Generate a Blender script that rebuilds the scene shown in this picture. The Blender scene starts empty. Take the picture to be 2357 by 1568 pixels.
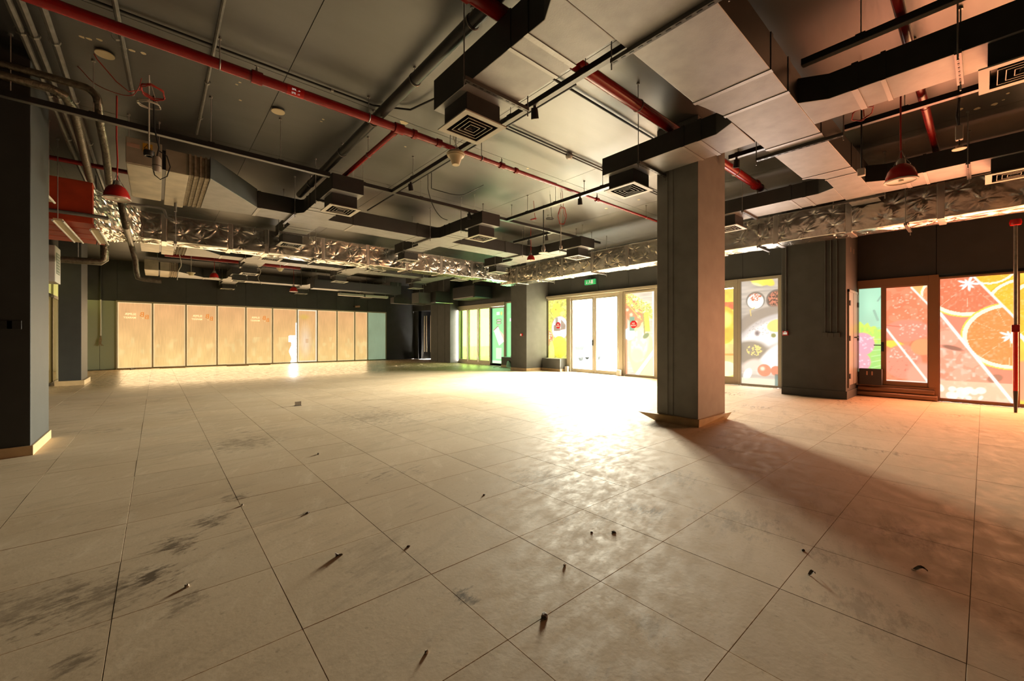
import bpy, bmesh, math, random
import numpy as np
from mathutils import Vector, Matrix, Quaternion

random.seed(7)
rng = np.random.default_rng(7)
SC = bpy.context.scene
COL = SC.collection

# ------------------------------------------------------------------ camera
FPX, CX, HY, HCAM = 943.0, 1178.5, 779.0, 1.2      # focal length, principal point and horizon in pixels of the 2357x1568 frame
ANG = math.radians(49.04)                          # heading, measured from +X
FW = Vector((math.cos(ANG), math.sin(ANG), 0)); RT = Vector((math.sin(ANG), -math.cos(ANG), 0))
cam_d = bpy.data.cameras.new('camera'); cam = bpy.data.objects.new('camera', cam_d); COL.objects.link(cam)
cam.location = (0, 0, HCAM); cam.rotation_euler = (math.pi / 2, 0, ANG - math.pi / 2)
cam_d.sensor_width = 36; cam_d.lens = FPX / 2357 * 36; cam_d.shift_y = -(784 - HY) / 2357
cam_d.clip_start = 0.05; cam_d.clip_end = 300
SC.camera = cam

def at(px, py, ax, val):
    """point of the pixel's sight line on the plane ax = val"""
    r = FW + RT * ((px - CX) / FPX) + Vector((0, 0, (HY - py) / FPX))
    o = Vector((0, 0, HCAM)); i = 'xyz'.index(ax)
    return o + r * ((val - o[i]) / r[i])
def atd(px, py, d):
    return Vector((0, 0, HCAM)) + (FW + RT * ((px - CX) / FPX) + Vector((0, 0, (HY - py) / FPX))) * d

# ------------------------------------------------------------------ world, daylight, exposure
SKY = 360.0
world = bpy.data.worlds.new('overcast_sky'); SC.world = world; world.use_nodes = True
bg = world.node_tree.nodes['Background']; bg.inputs[0].default_value = (1.0, 0.90, 0.74, 1); bg.inputs[1].default_value = SKY
SC.view_settings.view_transform = 'Standard'; SC.view_settings.look = 'None'
SC.view_settings.gamma = 1.0; SC.view_settings.use_curve_mapping = False
SC.view_settings.exposure = 0.45
SC.cycles.use_denoising = True
SC.cycles.max_bounces = 8; SC.cycles.diffuse_bounces = 5; SC.cycles.glossy_bounces = 4; SC.cycles.transparent_max_bounces = 8
SC.cycles.sample_clamp_indirect = 6.0
SC.cycles.caustics_reflective = False; SC.cycles.caustics_refractive = False

FX = 11.35        # inner plane of the shop front
YF = 21.9         # far wall
YB = -4.0         # wall behind the camera
XL = -6.0         # left wall
ZC = 4.22         # ceiling

def portal(x, y0, y1, z0, z1):
    l = bpy.data.lights.new('sky_portal', 'AREA'); l.shape = 'RECTANGLE'; l.size = abs(y1 - y0); l.size_y = z1 - z0
    l.cycles.is_portal = True
    o = bpy.data.objects.new('sky_portal', l); COL.objects.link(o)
    o.location = (x, (y0 + y1) / 2, (z0 + z1) / 2); o.rotation_euler = (math.pi / 2, 0, math.pi / 2)
    return o
def daylight(y0, y1, z0, z1, col, power):
    """daylight that comes in through a printed window, as an area light lying just inside the pane"""
    l = bpy.data.lights.new('window_daylight', 'AREA'); l.shape = 'RECTANGLE'; l.size = abs(y1 - y0); l.size_y = z1 - z0
    l.energy = power * abs(y1 - y0) * (z1 - z0); l.color = col
    o = bpy.data.objects.new('window_daylight', l); COL.objects.link(o)
    o.location = (FX - 0.12, (y0 + y1) / 2, (z0 + z1) / 2); o.rotation_euler = (math.pi / 2, 0, math.pi / 2)
    return o
portal(FX + 0.10, 9.76, 7.72, 0.1, 2.56)
portal(FX + 0.10, 17.0, 14.6, 0.12, 2.54)
WARM = (1.0, 0.33, 0.16)
daylight(10.98, 9.98, 0.5, 2.62, (1.0, 0.9, 0.5), 22)
daylight(7.5, 6.5, 0.1, 2.6, (1.0, 0.82, 0.6), 22)
daylight(6.1, 4.26, 0.2, 2.5, (1.0, 0.62, 0.35), 14)
daylight(4.08, 3.25, 0.1, 2.62, (1.0, 0.88, 0.8), 18)
daylight(1.3, 0.72, 0.35, 2.22, WARM, 26)
daylight(0.55, -0.34, 0.1, 2.33, WARM, 31)
daylight(-0.40, -1.30, 0.1, 2.33, (1.0, 0.42, 0.17), 32)
daylight(-1.36, -2.26, 0.1, 2.33, (1.0, 0.45, 0.20), 36)
daylight(-2.32, -3.22, 0.1, 2.33, (1.0, 0.52, 0.26), 36)
bl = bpy.data.lights.new('window_daylight', 'AREA'); bl.shape = 'RECTANGLE'; bl.size = 9.6; bl.size_y = 2.5; bl.energy = 6.5 * 24; bl.color = (1.0, 0.70, 0.38)      # daylight glowing through the row of blinds
blo = bpy.data.objects.new('window_daylight', bl); COL.objects.link(blo); blo.location = (3.75, YF - 0.14, 1.32); blo.rotation_euler = (-math.pi / 2, 0, 0)
daylight(14.4, 12.2, 0.3, 2.5, (0.40, 1.0, 0.45), 6)

# ------------------------------------------------------------------ materials
def lin(c):
    return tuple((v / 255 / 12.92) if v / 255 <= 0.04045 else ((v / 255 + 0.055) / 1.055) ** 2.4 for v in c)
MATS = {}
def mat(name, col, rough=0.6, metal=0.0, var=0.0, vscale=3.0, bump=0.0, bscale=40.0, spec=0.5, emit=None, estr=0.0, stretch=None, ior=1.5):
    if name in MATS: return MATS[name]
    m = bpy.data.materials.new(name); m.use_nodes = True; nt = m.node_tree; N = nt.nodes; L = nt.links
    b = N['Principled BSDF']; b.inputs['Base Color'].default_value = (*col, 1); b.inputs['Roughness'].default_value = rough
    b.inputs['Metallic'].default_value = metal; b.inputs['Specular IOR Level'].default_value = spec; b.inputs['IOR'].default_value = ior
    if emit: b.inputs['Emission Color'].default_value = (*emit, 1); b.inputs['Emission Strength'].default_value = estr
    if var or bump:
        geo = N.new('ShaderNodeNewGeometry'); src = geo.outputs['Position']
        if stretch:
            mp = N.new('ShaderNodeVectorMath'); mp.operation = 'MULTIPLY'; mp.inputs[1].default_value = stretch
            L.new(src, mp.inputs[0]); src = mp.outputs[0]
    if var:
        n = N.new('ShaderNodeTexNoise'); n.inputs['Scale'].default_value = vscale; n.inputs['Detail'].default_value = 6
        L.new(src, n.inputs['Vector'])
        r = N.new('ShaderNodeMapRange'); r.inputs[1].default_value = 0.3; r.inputs[2].default_value = 0.7
        r.inputs[3].default_value = 1 - var; r.inputs[4].default_value = 1 + var; L.new(n.outputs[0], r.inputs[0])
        mx = N.new('ShaderNodeVectorMath'); mx.operation = 'SCALE'; mx.inputs[0].default_value = col
        L.new(r.outputs[0], mx.inputs['Scale']); L.new(mx.outputs[0], b.inputs['Base Color'])
    if bump:
        n2 = N.new('ShaderNodeTexNoise'); n2.inputs['Scale'].default_value = bscale; n2.inputs['Detail'].default_value = 5
        L.new(src, n2.inputs['Vector'])
        bp = N.new('ShaderNodeBump'); bp.inputs['Strength'].default_value = bump; bp.inputs['Distance'].default_value = 0.01
        L.new(n2.outputs[0], bp.inputs['Height']); L.new(bp.outputs[0], b.inputs['Normal'])
    MATS[name] = m; return m

M_WALL = mat('dark_wall_paint', (0.040, 0.042, 0.040), 0.55, var=0.15, vscale=2.5, bump=0.05)
M_COL = mat('column_paint', (0.060, 0.062, 0.058), 0.68, var=0.12, vscale=4, bump=0.04)
M_COLC = mat('middle_column_paint', (0.25, 0.25, 0.24), 0.6, var=0.12, vscale=4, bump=0.04)
M_COLD = mat('column_paint_black', (0.026, 0.027, 0.025), 0.6, var=0.12, vscale=4, bump=0.04)
M_CEIL = mat('ceiling_paint', (0.043, 0.042, 0.039), 0.44, ior=2.5, var=0.22, vscale=1.3, bump=0.12, bscale=9, stretch=(1, 3, 1))
M_DSIDE = mat('duct_side_black', (0.028, 0.027, 0.024), 0.48, var=0.15, vscale=5, bump=0.06, bscale=70)
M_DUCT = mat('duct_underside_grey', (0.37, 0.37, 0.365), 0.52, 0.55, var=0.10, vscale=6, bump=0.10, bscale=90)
M_JOINT = mat('duct_joint_tape', (0.46, 0.455, 0.44), 0.45, 0.65, bump=0.2, bscale=60)
M_BLACK = mat('black_metal', (0.018, 0.018, 0.018), 0.4)
M_TRACK = mat('grey_track_metal', (0.10, 0.097, 0.09), 0.32, 0.2)
M_RED = mat('red_pipe_paint', (0.26, 0.008, 0.007), 0.27, var=0.12, vscale=12)
M_REDS = mat('red_enamel', (0.50, 0.015, 0.012), 0.25)
M_REDP = mat('red_plenum_paint', (0.42, 0.045, 0.012), 0.5, var=0.2, vscale=5)
M_PIPEK = mat('black_pipe_paint', (0.045, 0.045, 0.043), 0.33)
M_COND = mat('grey_conduit', (0.16, 0.155, 0.14), 0.4, var=0.25, vscale=14)
M_STEEL = mat('galvanised_steel', (0.42, 0.40, 0.37), 0.35, 0.8, var=0.15, vscale=20)
M_LAG = mat('pipe_lagging_foil', (0.17, 0.145, 0.105), 0.36, 0.8, var=0.3, vscale=18, bump=0.9, bscale=35)
M_FOIL = mat('insulation_foil', (0.84, 0.80, 0.72), 0.24, 1.0, var=0.08, vscale=5, bump=0.18, bscale=30)
M_TAPE = mat('foil_tape', (0.80, 0.76, 0.70), 0.30, 1.0, bump=0.5, bscale=30)
M_FCU = mat('fan_unit_sheet_metal', (0.46, 0.41, 0.31), 0.45, 0.35, var=0.2, vscale=4)
M_CANV = mat('canvas_connector', (0.33, 0.27, 0.19), 0.85, var=0.3, vscale=14, bump=0.6, bscale=25)
M_ALU = mat('window_frame_alu', (0.50, 0.46, 0.36), 0.42, 0.25)
M_ALUD = mat('window_frame_bronze', (0.30, 0.17, 0.09), 0.42, 0.2)
M_SKIRT = mat('skirting_tile', (0.50, 0.36, 0.20), 0.4, var=0.12, vscale=6)
M_CREAM = mat('cream_plastic', (0.74, 0.62, 0.40), 0.45)
M_WHITE = mat('white_plastic', (0.72, 0.70, 0.64), 0.5)
M_GREYP = mat('grey_box_paint', (0.45, 0.40, 0.35), 0.55)
M_DIFF = mat('diffuser_frame_paint', (0.52, 0.50, 0.43), 0.42)
M_LOUV = mat('diffuser_louvre_dark', (0.022, 0.021, 0.02), 0.5)
M_CABLE = mat('black_cable', (0.02, 0.02, 0.02), 0.5)
M_REDC = mat('red_cable', (0.42, 0.03, 0.02), 0.45)
M_WCAB = mat('white_cable', (0.55, 0.50, 0.42), 0.5)
M_GREEN = mat('pale_green_board', (0.36, 0.40, 0.29), 0.6)
M_SIGNG = mat('exit_sign_green', (0.02, 0.30, 0.09), 0.4, emit=(0.05, 0.45, 0.14), estr=0.35)
M_SIGNW = mat('sign_white', (0.8, 0.8, 0.76), 0.5, emit=(0.8, 0.85, 0.75), estr=0.25)
M_NOENT = mat('sign_red', (0.50, 0.008, 0.012), 0.4, emit=(0.5, 0.006, 0.01), estr=0.35)
M_YELL = mat('warning_yellow', (0.62, 0.34, 0.03), 0.5)
M_LABEL = mat('pale_label', (0.55, 0.36, 0.26), 0.6)
M_STONE = mat('rubble', (0.42, 0.36, 0.28), 0.9, var=0.2, vscale=60)
M_STONED = mat('rubble_dark', (0.13, 0.10, 0.075), 0.9, var=0.2, vscale=60)
M_WOOD = mat('timber_offcut', (0.30, 0.21, 0.11), 0.7, var=0.2, vscale=30)
M_GROUND = mat('outdoor_paving', (0.62, 0.60, 0.56), 0.8, var=0.1, vscale=2)
M_GASK = mat('door_gasket_black', (0.02, 0.02, 0.02), 0.6)
M_LAMPIN = mat('lamp_white_inside', (0.78, 0.73, 0.60), 0.4)
M_GRILLE = mat('green_grey_grille', (0.22, 0.26, 0.20), 0.5)
M_CAB = mat('cabinet_paint', (0.26, 0.24, 0.22), 0.4)

def glass_mat():
    m = bpy.data.materials.new('clear_glass'); m.use_nodes = True; nt = m.node_tree; N = nt.nodes; L = nt.links
    N.remove(N['Principled BSDF']); o = N['Material Output']
    t = N.new('ShaderNodeBsdfTransparent'); t.inputs[0].default_value = (0.95, 0.98, 0.96, 1)
    g = N.new('ShaderNodeBsdfGlossy'); g.inputs['Roughness'].default_value = 0.02
    mx = N.new('ShaderNodeMixShader'); mx.inputs[0].default_value = 0.05; L.new(t.outputs[0], mx.inputs[1]); L.new(g.outputs[0], mx.inputs[2])
    L.new(mx.outputs[0], o.inputs[0]); return m
M_GLASS = glass_mat()
def tint_glass(name, col):
    m = glass_mat(); m.name = name
    for n in m.node_tree.nodes:
        if n.type == 'BSDF_TRANSPARENT': n.inputs[0].default_value = (*col, 1)
    return m
M_GLASSG = tint_glass('green_tinted_glass', (0.075, 0.098, 0.048))

def print_mat(name, strength):
    """backlit printed window film: colour comes from the print, the daylight behind it makes it glow"""
    m = bpy.data.materials.new(name); m.use_nodes = True; nt = m.node_tree; N = nt.nodes; L = nt.links
    b = N['Principled BSDF']; b.inputs['Roughness'].default_value = 0.35
    a = N.new('ShaderNodeAttribute'); a.attribute_name = 'print'
    L.new(a.outputs['Color'], b.inputs['Emission Color']); b.inputs['Emission Strength'].default_value = strength
    b.inputs['Base Color'].default_value = (0.25, 0.25, 0.25, 1)
    return m
M_PRINT = print_mat('backlit_window_print', 0.88)

def blind_mat():
    m = bpy.data.materials.new('backlit_woven_blind'); m.use_nodes = True; nt = m.node_tree; N = nt.nodes; L = nt.links
    b = N['Principled BSDF']; b.inputs['Roughness'].default_value = 0.6
    a = N.new('ShaderNodeAttribute'); a.attribute_name = 'print'
    geo = N.new('ShaderNodeNewGeometry'); mp = N.new('ShaderNodeVectorMath'); mp.operation = 'MULTIPLY'; mp.inputs[1].default_value = (40, 1, 2.2)
    L.new(geo.outputs['Position'], mp.inputs[0]); n = N.new('ShaderNodeTexNoise'); n.inputs['Scale'].default_value = 1.0; n.inputs['Detail'].default_value = 3
    L.new(mp.outputs[0], n.inputs['Vector'])
    r = N.new('ShaderNodeMapRange'); r.inputs[1].default_value = 0.3; r.inputs[2].default_value = 0.7; r.inputs[3].default_value = 0.90; r.inputs[4].default_value = 1.1
    L.new(n.outputs[0], r.inputs[0]); L.new(a.outputs['Color'], b.inputs['Emission Color']); L.new(r.outputs[0], b.inputs['Emission Strength'])
    b.inputs['Base Color'].default_value = (0.3, 0.22, 0.13, 1); return m
M_BLIND = blind_mat()

def floor_mat():
    m = bpy.data.materials.new('dusty_floor_tile'); m.use_nodes = True; nt = m.node_tree; N = nt.nodes; L = nt.links
    b = N['Principled BSDF']; geo = N.new('ShaderNodeNewGeometry'); P = geo.outputs['Position']
    def vm(op, a, v):
        n = N.new('ShaderNodeVectorMath'); n.operation = op; L.new(a, n.inputs[0]); n.inputs[1].default_value = v; return n.outputs[0]
    def noise(v, s, d, rough=0.55):
        n = N.new('ShaderNodeTexNoise'); n.inputs['Scale'].default_value = s; n.inputs['Detail'].default_value = d; n.inputs['Roughness'].default_value = rough
        L.new(v, n.inputs['Vector']); return n.outputs[0]
    def rng_(x, a, b_, c, d):
        n = N.new('ShaderNodeMapRange'); L.new(x, n.inputs[0])
        for i, v in enumerate((a, b_, c, d)): n.inputs[i + 1].default_value = v
        return n.outputs[0]
    def math_(op, a, b_):
        n = N.new('ShaderNodeMath'); n.operation = op
        for i, v in enumerate((a, b_)):
            if hasattr(v, 'is_linked') or hasattr(v, 'links'): L.new(v, n.inputs[i])
            else: n.inputs[i].default_value = v
        return n.outputs[0]
    def mixc(f, a, c):
        n = N.new('ShaderNodeMix'); n.data_type = 'RGBA'; L.new(f, n.inputs[0])
        for i, v in ((6, a), (7, c)):
            if hasattr(v, 'links'): L.new(v, n.inputs[i])
            else: n.inputs[i].default_value = (*v, 1)
        return n.outputs[2]
    q = vm('SUBTRACT', P, (0.456, 0.042, 0)); q = vm('DIVIDE', q, (0.6, 0.6, 1)); fl = N.new('ShaderNodeVectorMath'); fl.operation = 'FLOOR'; L.new(q, fl.inputs[0])
    wn = N.new('ShaderNodeTexWhiteNoise'); wn.noise_dimensions = '2D'; L.new(fl.outputs[0], wn.inputs['Vector'])
    tint = rng_(wn.outputs[0], 0, 1, 0.95, 1.05)
    dust = rng_(noise(P, 0.55, 5), 0.35, 0.65, 0, 1)
    base = mixc(dust, (0.53, 0.395, 0.255), (0.62, 0.485, 0.335))
    # scuffs drawn out along one direction, and smears
    rot = N.new('ShaderNodeVectorRotate'); rot.rotation_type = 'Z_AXIS'; rot.inputs['Angle'].default_value = math.radians(-14); L.new(P, rot.inputs['Vector'])
    sc1 = rng_(noise(vm('MULTIPLY', rot.outputs[0], (1.0, 4.5, 1)), 1.6, 9, 0.72), 0.50, 0.70, 0, 1)
    area = rng_(noise(P, 0.45, 3), 0.42, 0.62, 0.15, 1)
    col = mixc(math_('MULTIPLY', math_('MULTIPLY', sc1, area), 0.62), base, (0.25, 0.18, 0.115))
    rot2 = N.new('ShaderNodeVectorRotate'); rot2.rotation_type = 'Z_AXIS'; rot2.inputs['Angle'].default_value = math.radians(-68); L.new(P, rot2.inputs['Vector'])
    sc2 = rng_(noise(vm('MULTIPLY', rot2.outputs[0], (1.2, 3.5, 1)), 1.8, 9, 0.72), 0.54, 0.70, 0, 0.6)
    col = mixc(sc2, col, (0.72, 0.585, 0.42))
    fine = rng_(noise(P, 30, 4), 0.62, 0.75, 0, 0.5); col = mixc(fine, col, (0.24, 0.18, 0.12))
    # black grime patches
    grime = math_('MULTIPLY', rng_(noise(P, 0.9, 2), 0.60, 0.72, 0, 1), rng_(noise(vm('MULTIPLY', rot.outputs[0], (1, 4, 1)), 5, 6, 0.7), 0.5, 0.62, 0, 1))
    col = mixc(math_('MULTIPLY', grime, 0.8), col, (0.07, 0.05, 0.035))
    # separate stains: rubbed black marks and smears where they lie on the floor
    hf = noise(vm('MULTIPLY', rot.outputs[0], (1, 2.2, 1)), 9, 8, 0.75)
    for px, py, rx, st in ((348, 1325, .13, 1.0), (400, 1255, .16, .9), (480, 1200, .15, .8), (545, 1145, .12, .7), (1060, 1368, .07, 1.0), (1090, 1385, .06, .8), (700, 1182, .05, .9), (250, 1370, .30, .55), (60, 1400, .3, .5), (185, 1520, .09, .7), (420, 1390, .12, .55), (1500, 1440, .12, .35), (1900, 1280, .15, .35), (2100, 1240, .2, .45), (1550, 1100, .3, .35), (2000, 1410, .25, .35), (900, 1300, .3, .22), (560, 1020, .5, .5), (860, 960, .9, .45), (1250, 1100, .4, .4), (1700, 1200, .3, .4)):
        c = at(px, py, 'z', 0); dn = N.new('ShaderNodeVectorMath'); dn.operation = 'DISTANCE'; L.new(P, dn.inputs[0]); dn.inputs[1].default_value = c
        fall = rng_(dn.outputs['Value'], 0, rx * 1.6, 1, 0); m_ = math_('MULTIPLY', rng_(math_('ADD', hf, math_('MULTIPLY', fall, .30)), .66, .80, 0, 1), math_('MULTIPLY', math_('MINIMUM', math_('MULTIPLY', fall, 3), 1.0), st))
        col = mixc(m_, col, (0.13, 0.092, 0.055))
    sc = N.new('ShaderNodeVectorMath'); sc.operation = 'SCALE'; L.new(col, sc.inputs[0]); L.new(tint, sc.inputs['Scale'])
    L.new(sc.outputs[0], b.inputs['Base Color'])
    ro = math_('ADD', rng_(noise(vm('MULTIPLY', rot.outputs[0], (1, 1.6, 1)), 6, 8, 0.7), 0.30, 0.62, 0.50, 0.76), math_('MULTIPLY', sc2, 0.25))
    sep = N.new('ShaderNodeSeparateXYZ'); L.new(P, sep.inputs[0])
    clean = rng_(sep.outputs[1], 10.5, 14.5, 0, 1)          # the floor is swept and shinier toward the far wall
    ro = math_('SUBTRACT', math_('ADD', ro, 0.06), math_('MULTIPLY', clean, 0.42)); ro = math_('MAXIMUM', ro, 0.16)
    L.new(ro, b.inputs['Roughness']); b.inputs['Specular IOR Level'].default_value = 0.22
    bp = N.new('ShaderNodeBump'); bp.inputs['Strength'].default_value = 0.16; bp.inputs['Distance'].default_value = 0.003
    h = math_('ADD', noise(P, 45, 5), math_('MULTIPLY', noise(P, 14, 5), .5)); L.new(h, bp.inputs['Height']); L.new(bp.outputs[0], b.inputs['Normal'])
    return m
M_FLOOR = floor_mat()
M_GROUT = mat('grout', (0.17, 0.125, 0.075), 0.8)

# ------------------------------------------------------------------ mesh helpers
class MB:
    def __init__(s): s.v = []; s.f = []
    def add(s, vs, fs):
        o = len(s.v); s.v += [tuple(p) for p in vs]; s.f += [tuple(i + o for i in f) for f in fs]; return s
    def box(s, x0, x1, y0, y1, z0, z1):
        x0, x1 = min(x0, x1), max(x0, x1); y0, y1 = min(y0, y1), max(y0, y1); z0, z1 = min(z0, z1), max(z0, z1)
        return s.add([(x0, y0, z0), (x1, y0, z0), (x1, y1, z0), (x0, y1, z0), (x0, y0, z1), (x1, y0, z1), (x1, y1, z1), (x0, y1, z1)],
                     [(0, 3, 2, 1), (4, 5, 6, 7), (0, 1, 5, 4), (1, 2, 6, 5), (2, 3, 7, 6), (3, 0, 4, 7)])
    def bar(s, a, b, w, h, up=(0, 0, 1)):
        a = Vector(a); b = Vector(b); d = (b - a).normalized(); up = Vector(up)
        if abs(d.dot(up)) > 0.99: up = Vector((1, 0, 0))
        sx = d.cross(up).normalized(); sz = sx.cross(d).normalized(); vs = []
        for p in (a, b):
            for i, j in ((-1, -1), (1, -1), (1, 1), (-1, 1)): vs.append(p + sx * (i * w / 2) + sz * (j * h / 2))
        return s.add(vs, [(0, 1, 2, 3), (7, 6, 5, 4), (0, 4, 5, 1), (1, 5, 6, 2), (2, 6, 7, 3), (3, 7, 4, 0)])
    def prism(s, poly, z0, z1):
        n = len(poly); vs = [(x, y, z0) for x, y in poly] + [(x, y, z1) for x, y in poly]
        fs = [tuple(reversed(range(n))), tuple(range(n, 2 * n))] + [(i, (i + 1) % n, n + (i + 1) % n, n + i) for i in range(n)]
        return s.add(vs, fs)
    def prism3(s, poly, off):
        """planar polygon of 3-D points swept by the vector off"""
        n = len(poly); off = Vector(off); vs = [Vector(p) for p in poly]; vs += [p + off for p in vs]
        return s.add(vs, [tuple(reversed(range(n))), tuple(range(n, 2 * n))] + [(i, (i + 1) % n, n + (i + 1) % n, n + i) for i in range(n)])
    def tube(s, pts, r, n=10, caps=True):
        pts = [Vector(p) for p in pts]; m = len(pts); rs = r if isinstance(r, (list, tuple)) else [r] * m
        d0 = (pts[1] - pts[0]).normalized(); ref = Vector((0, 0, 1)) if abs(d0.z) < 0.9 else Vector((1, 0, 0))
        u = d0.cross(ref).normalized(); vs = []; fs = []
        for i, p in enumerate(pts):
            d = ((pts[min(i + 1, m - 1)] - pts[max(i - 1, 0)])).normalized()
            u = (u - d * u.dot(d)); u = u.normalized() if u.length > 1e-6 else d.orthogonal().normalized()
            w = d.cross(u)
            for k in range(n):
                a = 2 * math.pi * k / n; vs.append(p + (u * math.cos(a) + w * math.sin(a)) * rs[i])
        for i in range(m - 1):
            for k in range(n): fs.append((i * n + k, i * n + (k + 1) % n, (i + 1) * n + (k + 1) % n, (i + 1) * n + k))
        if caps: fs += [tuple(reversed(range(n))), tuple(range((m - 1) * n, m * n))]
        return s.add(vs, fs)
    def lathe(s, prof, c, n=24, ax='z'):
        c = Vector(c); vs = []; fs = []; m = len(prof)
        for r, h in prof:
            for k in range(n):
                a = 2 * math.pi * k / n; x, y = r * math.cos(a), r * math.sin(a)
                vs.append(c + (Vector((x, y, h)) if ax == 'z' else Vector((h, x, y)) if ax == 'x' else Vector((y, h, x))))
        for i in range(m - 1):
            for k in range(n): fs.append((i * n + k, i * n + (k + 1) % n, (i + 1) * n + (k + 1) % n, (i + 1) * n + k))
        return s.add(vs, fs)
    def mesh(s, name, m, smooth=False, off=(0, 0, 0)):
        me = bpy.data.meshes.new(name); off = Vector(off)
        me.from_pydata([tuple(Vector(p) - off) for p in s.v], [], s.f); me.update()
        bm = bmesh.new(); bm.from_mesh(me); bmesh.ops.recalc_face_normals(bm, faces=bm.faces); bm.to_mesh(me); bm.free()
        if m: me.materials.append(m)
        if smooth:
            me.polygons.foreach_set('use_smooth', [True] * len(me.polygons))
            try: me.set_sharp_from_angle(angle=math.radians(40))
            except Exception: pass
        return me
    def build(s, name, m, parent=None, smooth=False, bevel=0.0):
        off = parent_off(parent); me = s.mesh(name, m, smooth, off)
        if m is M_DUCT or m is M_JOINT:           # ducts: near-black on the flanks, grey on faces pointing down
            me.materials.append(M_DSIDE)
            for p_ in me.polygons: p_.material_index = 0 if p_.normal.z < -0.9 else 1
        o = bpy.data.objects.new(name, me); COL.objects.link(o)
        if parent is not None: o.parent = parent
        if bevel:
            md = o.modifiers.new('bevel', 'BEVEL'); md.width = bevel; md.segments = 2; md.limit_method = 'ANGLE'
        return o
def parent_off(p):
    v = Vector((0, 0, 0))
    while p is not None: v += p.location; p = p.parent
    return v
def tag(o, label=None, cat=None, group=None, kind=None):
    if label: o['label'] = label
    if cat: o['category'] = cat
    if group: o['group'] = group
    if kind: o['kind'] = kind
    return o
def thing(name, loc, label=None, cat=None, group=None, kind=None):
    o = bpy.data.objects.new(name, None); COL.objects.link(o); o.location = loc; o.empty_display_size = 0.1
    return tag(o, label, cat, group, kind)
def dup(root, loc, label=None, group=None):
    r = root.copy(); COL.objects.link(r); r.location = loc
    if label: r['label'] = label
    if group: r['group'] = group
    for ch in list(root.children):
        c = ch.copy(); COL.objects.link(c); c.parent = r
        for g in list(ch.children):
            d = g.copy(); COL.objects.link(d); d.parent = c
    return r
def arc(c, r, a0, a1, n, plane='xz'):
    out = []
    for i in range(n + 1):
        a = a0 + (a1 - a0) * i / n; x, y = r * math.cos(a), r * math.sin(a)
        out.append(Vector(c) + (Vector((x, 0, y)) if plane == 'xz' else Vector((x, y, 0)) if plane == 'xy' else Vector((0, x, y))))
    return out
def rod(parent, x, y, z0, z1=ZC, r=0.006, m=None):
    b = MB().tube([(x, y, z0), (x, y, z1)], r, 6); b.lathe([(0.0, 0.0), (0.018, 0.0), (0.018, -0.02), (0.0, -0.02)], (x, y, z1), 8)
    return b.build('hanger_rod', m or M_STEEL, parent)
def text_mesh(name, body, size, m, parent, origin, right, up, mirror=False, extrude=0.0015, align='CENTER', spacing=1.0, bold=0.0):
    cu = bpy.data.curves.new(name, 'FONT'); cu.body = body; cu.size = size; cu.extrude = extrude; cu.align_x = align; cu.space_character = spacing
    cu.resolution_u = 3; cu.offset = bold
    tmp = bpy.data.objects.new(name + '_tmp', cu); COL.objects.link(tmp)
    dg = bpy.context.evaluated_depsgraph_get(); me = bpy.data.meshes.new_from_object(tmp.evaluated_get(dg)); bpy.data.objects.remove(tmp); bpy.data.curves.remove(cu)
    R = Vector(right).normalized(); U = Vector(up).normalized(); Nn = R.cross(U)
    off = parent_off(parent); sx = -1 if mirror else 1
    for v in me.vertices: v.co = Vector(origin) - off + R * (v.co.x * sx) + U * v.co.y + Nn * v.co.z
    me.materials.clear(); me.materials.append(m); me.name = name
    o = bpy.data.objects.new(name, me); COL.objects.link(o); o.parent = parent; return o

# ------------------------------------------------------------------ floor
floor_o = MB().box(XL - 0.1, FX + 0.15, YB - 0.1, YF + 0.1, -0.15, -0.006).build('floor', M_GROUT); tag(floor_o, 'pale dusty square tile floor of the empty hall', kind='structure')
TX0, TY0, TS = 0.456, 0.042, 0.6
def tile_mb(cx, cy, dz=0.0):
    h = TS / 2 - 0.0009; c = 0.0009; vs = []
    for z, k in ((-0.006, h), (-0.002 + dz, h), (dz, h - c)):
        vs += [(cx - k, cy - k, z), (cx + k, cy - k, z), (cx + k, cy + k, z), (cx - k, cy + k, z)]
    fs = [(8, 9, 10, 11)]
    for a in (0, 4):
        for i in range(4): fs.append((a + i, a + (i + 1) % 4, a + 4 + (i + 1) % 4, a + 4 + i))
    return vs, fs
cells = []
for i in range(-11, 19):
    for j in range(-7, 37):
        cx, cy = TX0 + (i + 0.5) * TS, TY0 + (j + 0.5) * TS
        if cx + 0.3 > FX + 0.2 or cy + 0.3 > YF + 0.35 or cx - 0.3 < XL - 0.3 or cy - 0.3 < YB - 0.3: continue
        d = Vector((cx, cy, 0)); z = d.dot(FW); x = d.dot(RT)
        vis = z > 0.75 and abs(x / z) < 1.33 and 1.2 / z * FPX < 880
        cells.append((0 if vis else 1, z if vis else 99, cx, cy))
cells.sort()
b0 = MB(); b0.add(*tile_mb(0, 0)); TILE = b0.mesh('tile', M_FLOOR)
for vis, z, cx, cy in cells[:300]:
    o = bpy.data.objects.new('tile', TILE); COL.objects.link(o); o.parent = floor_o
    o.location = (cx, cy, random.uniform(-0.0004, 0.0004)); o.rotation_euler = (random.uniform(-6e-4, 6e-4), random.uniform(-6e-4, 6e-4), 0)
fb = MB()
for vis, z, cx, cy in cells[300:]: fb.add(*tile_mb(cx, cy, random.uniform(-0.0004, 0.0004)))
tag(fb.build('tile_field', M_FLOOR, floor_o), kind='stuff')

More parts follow.
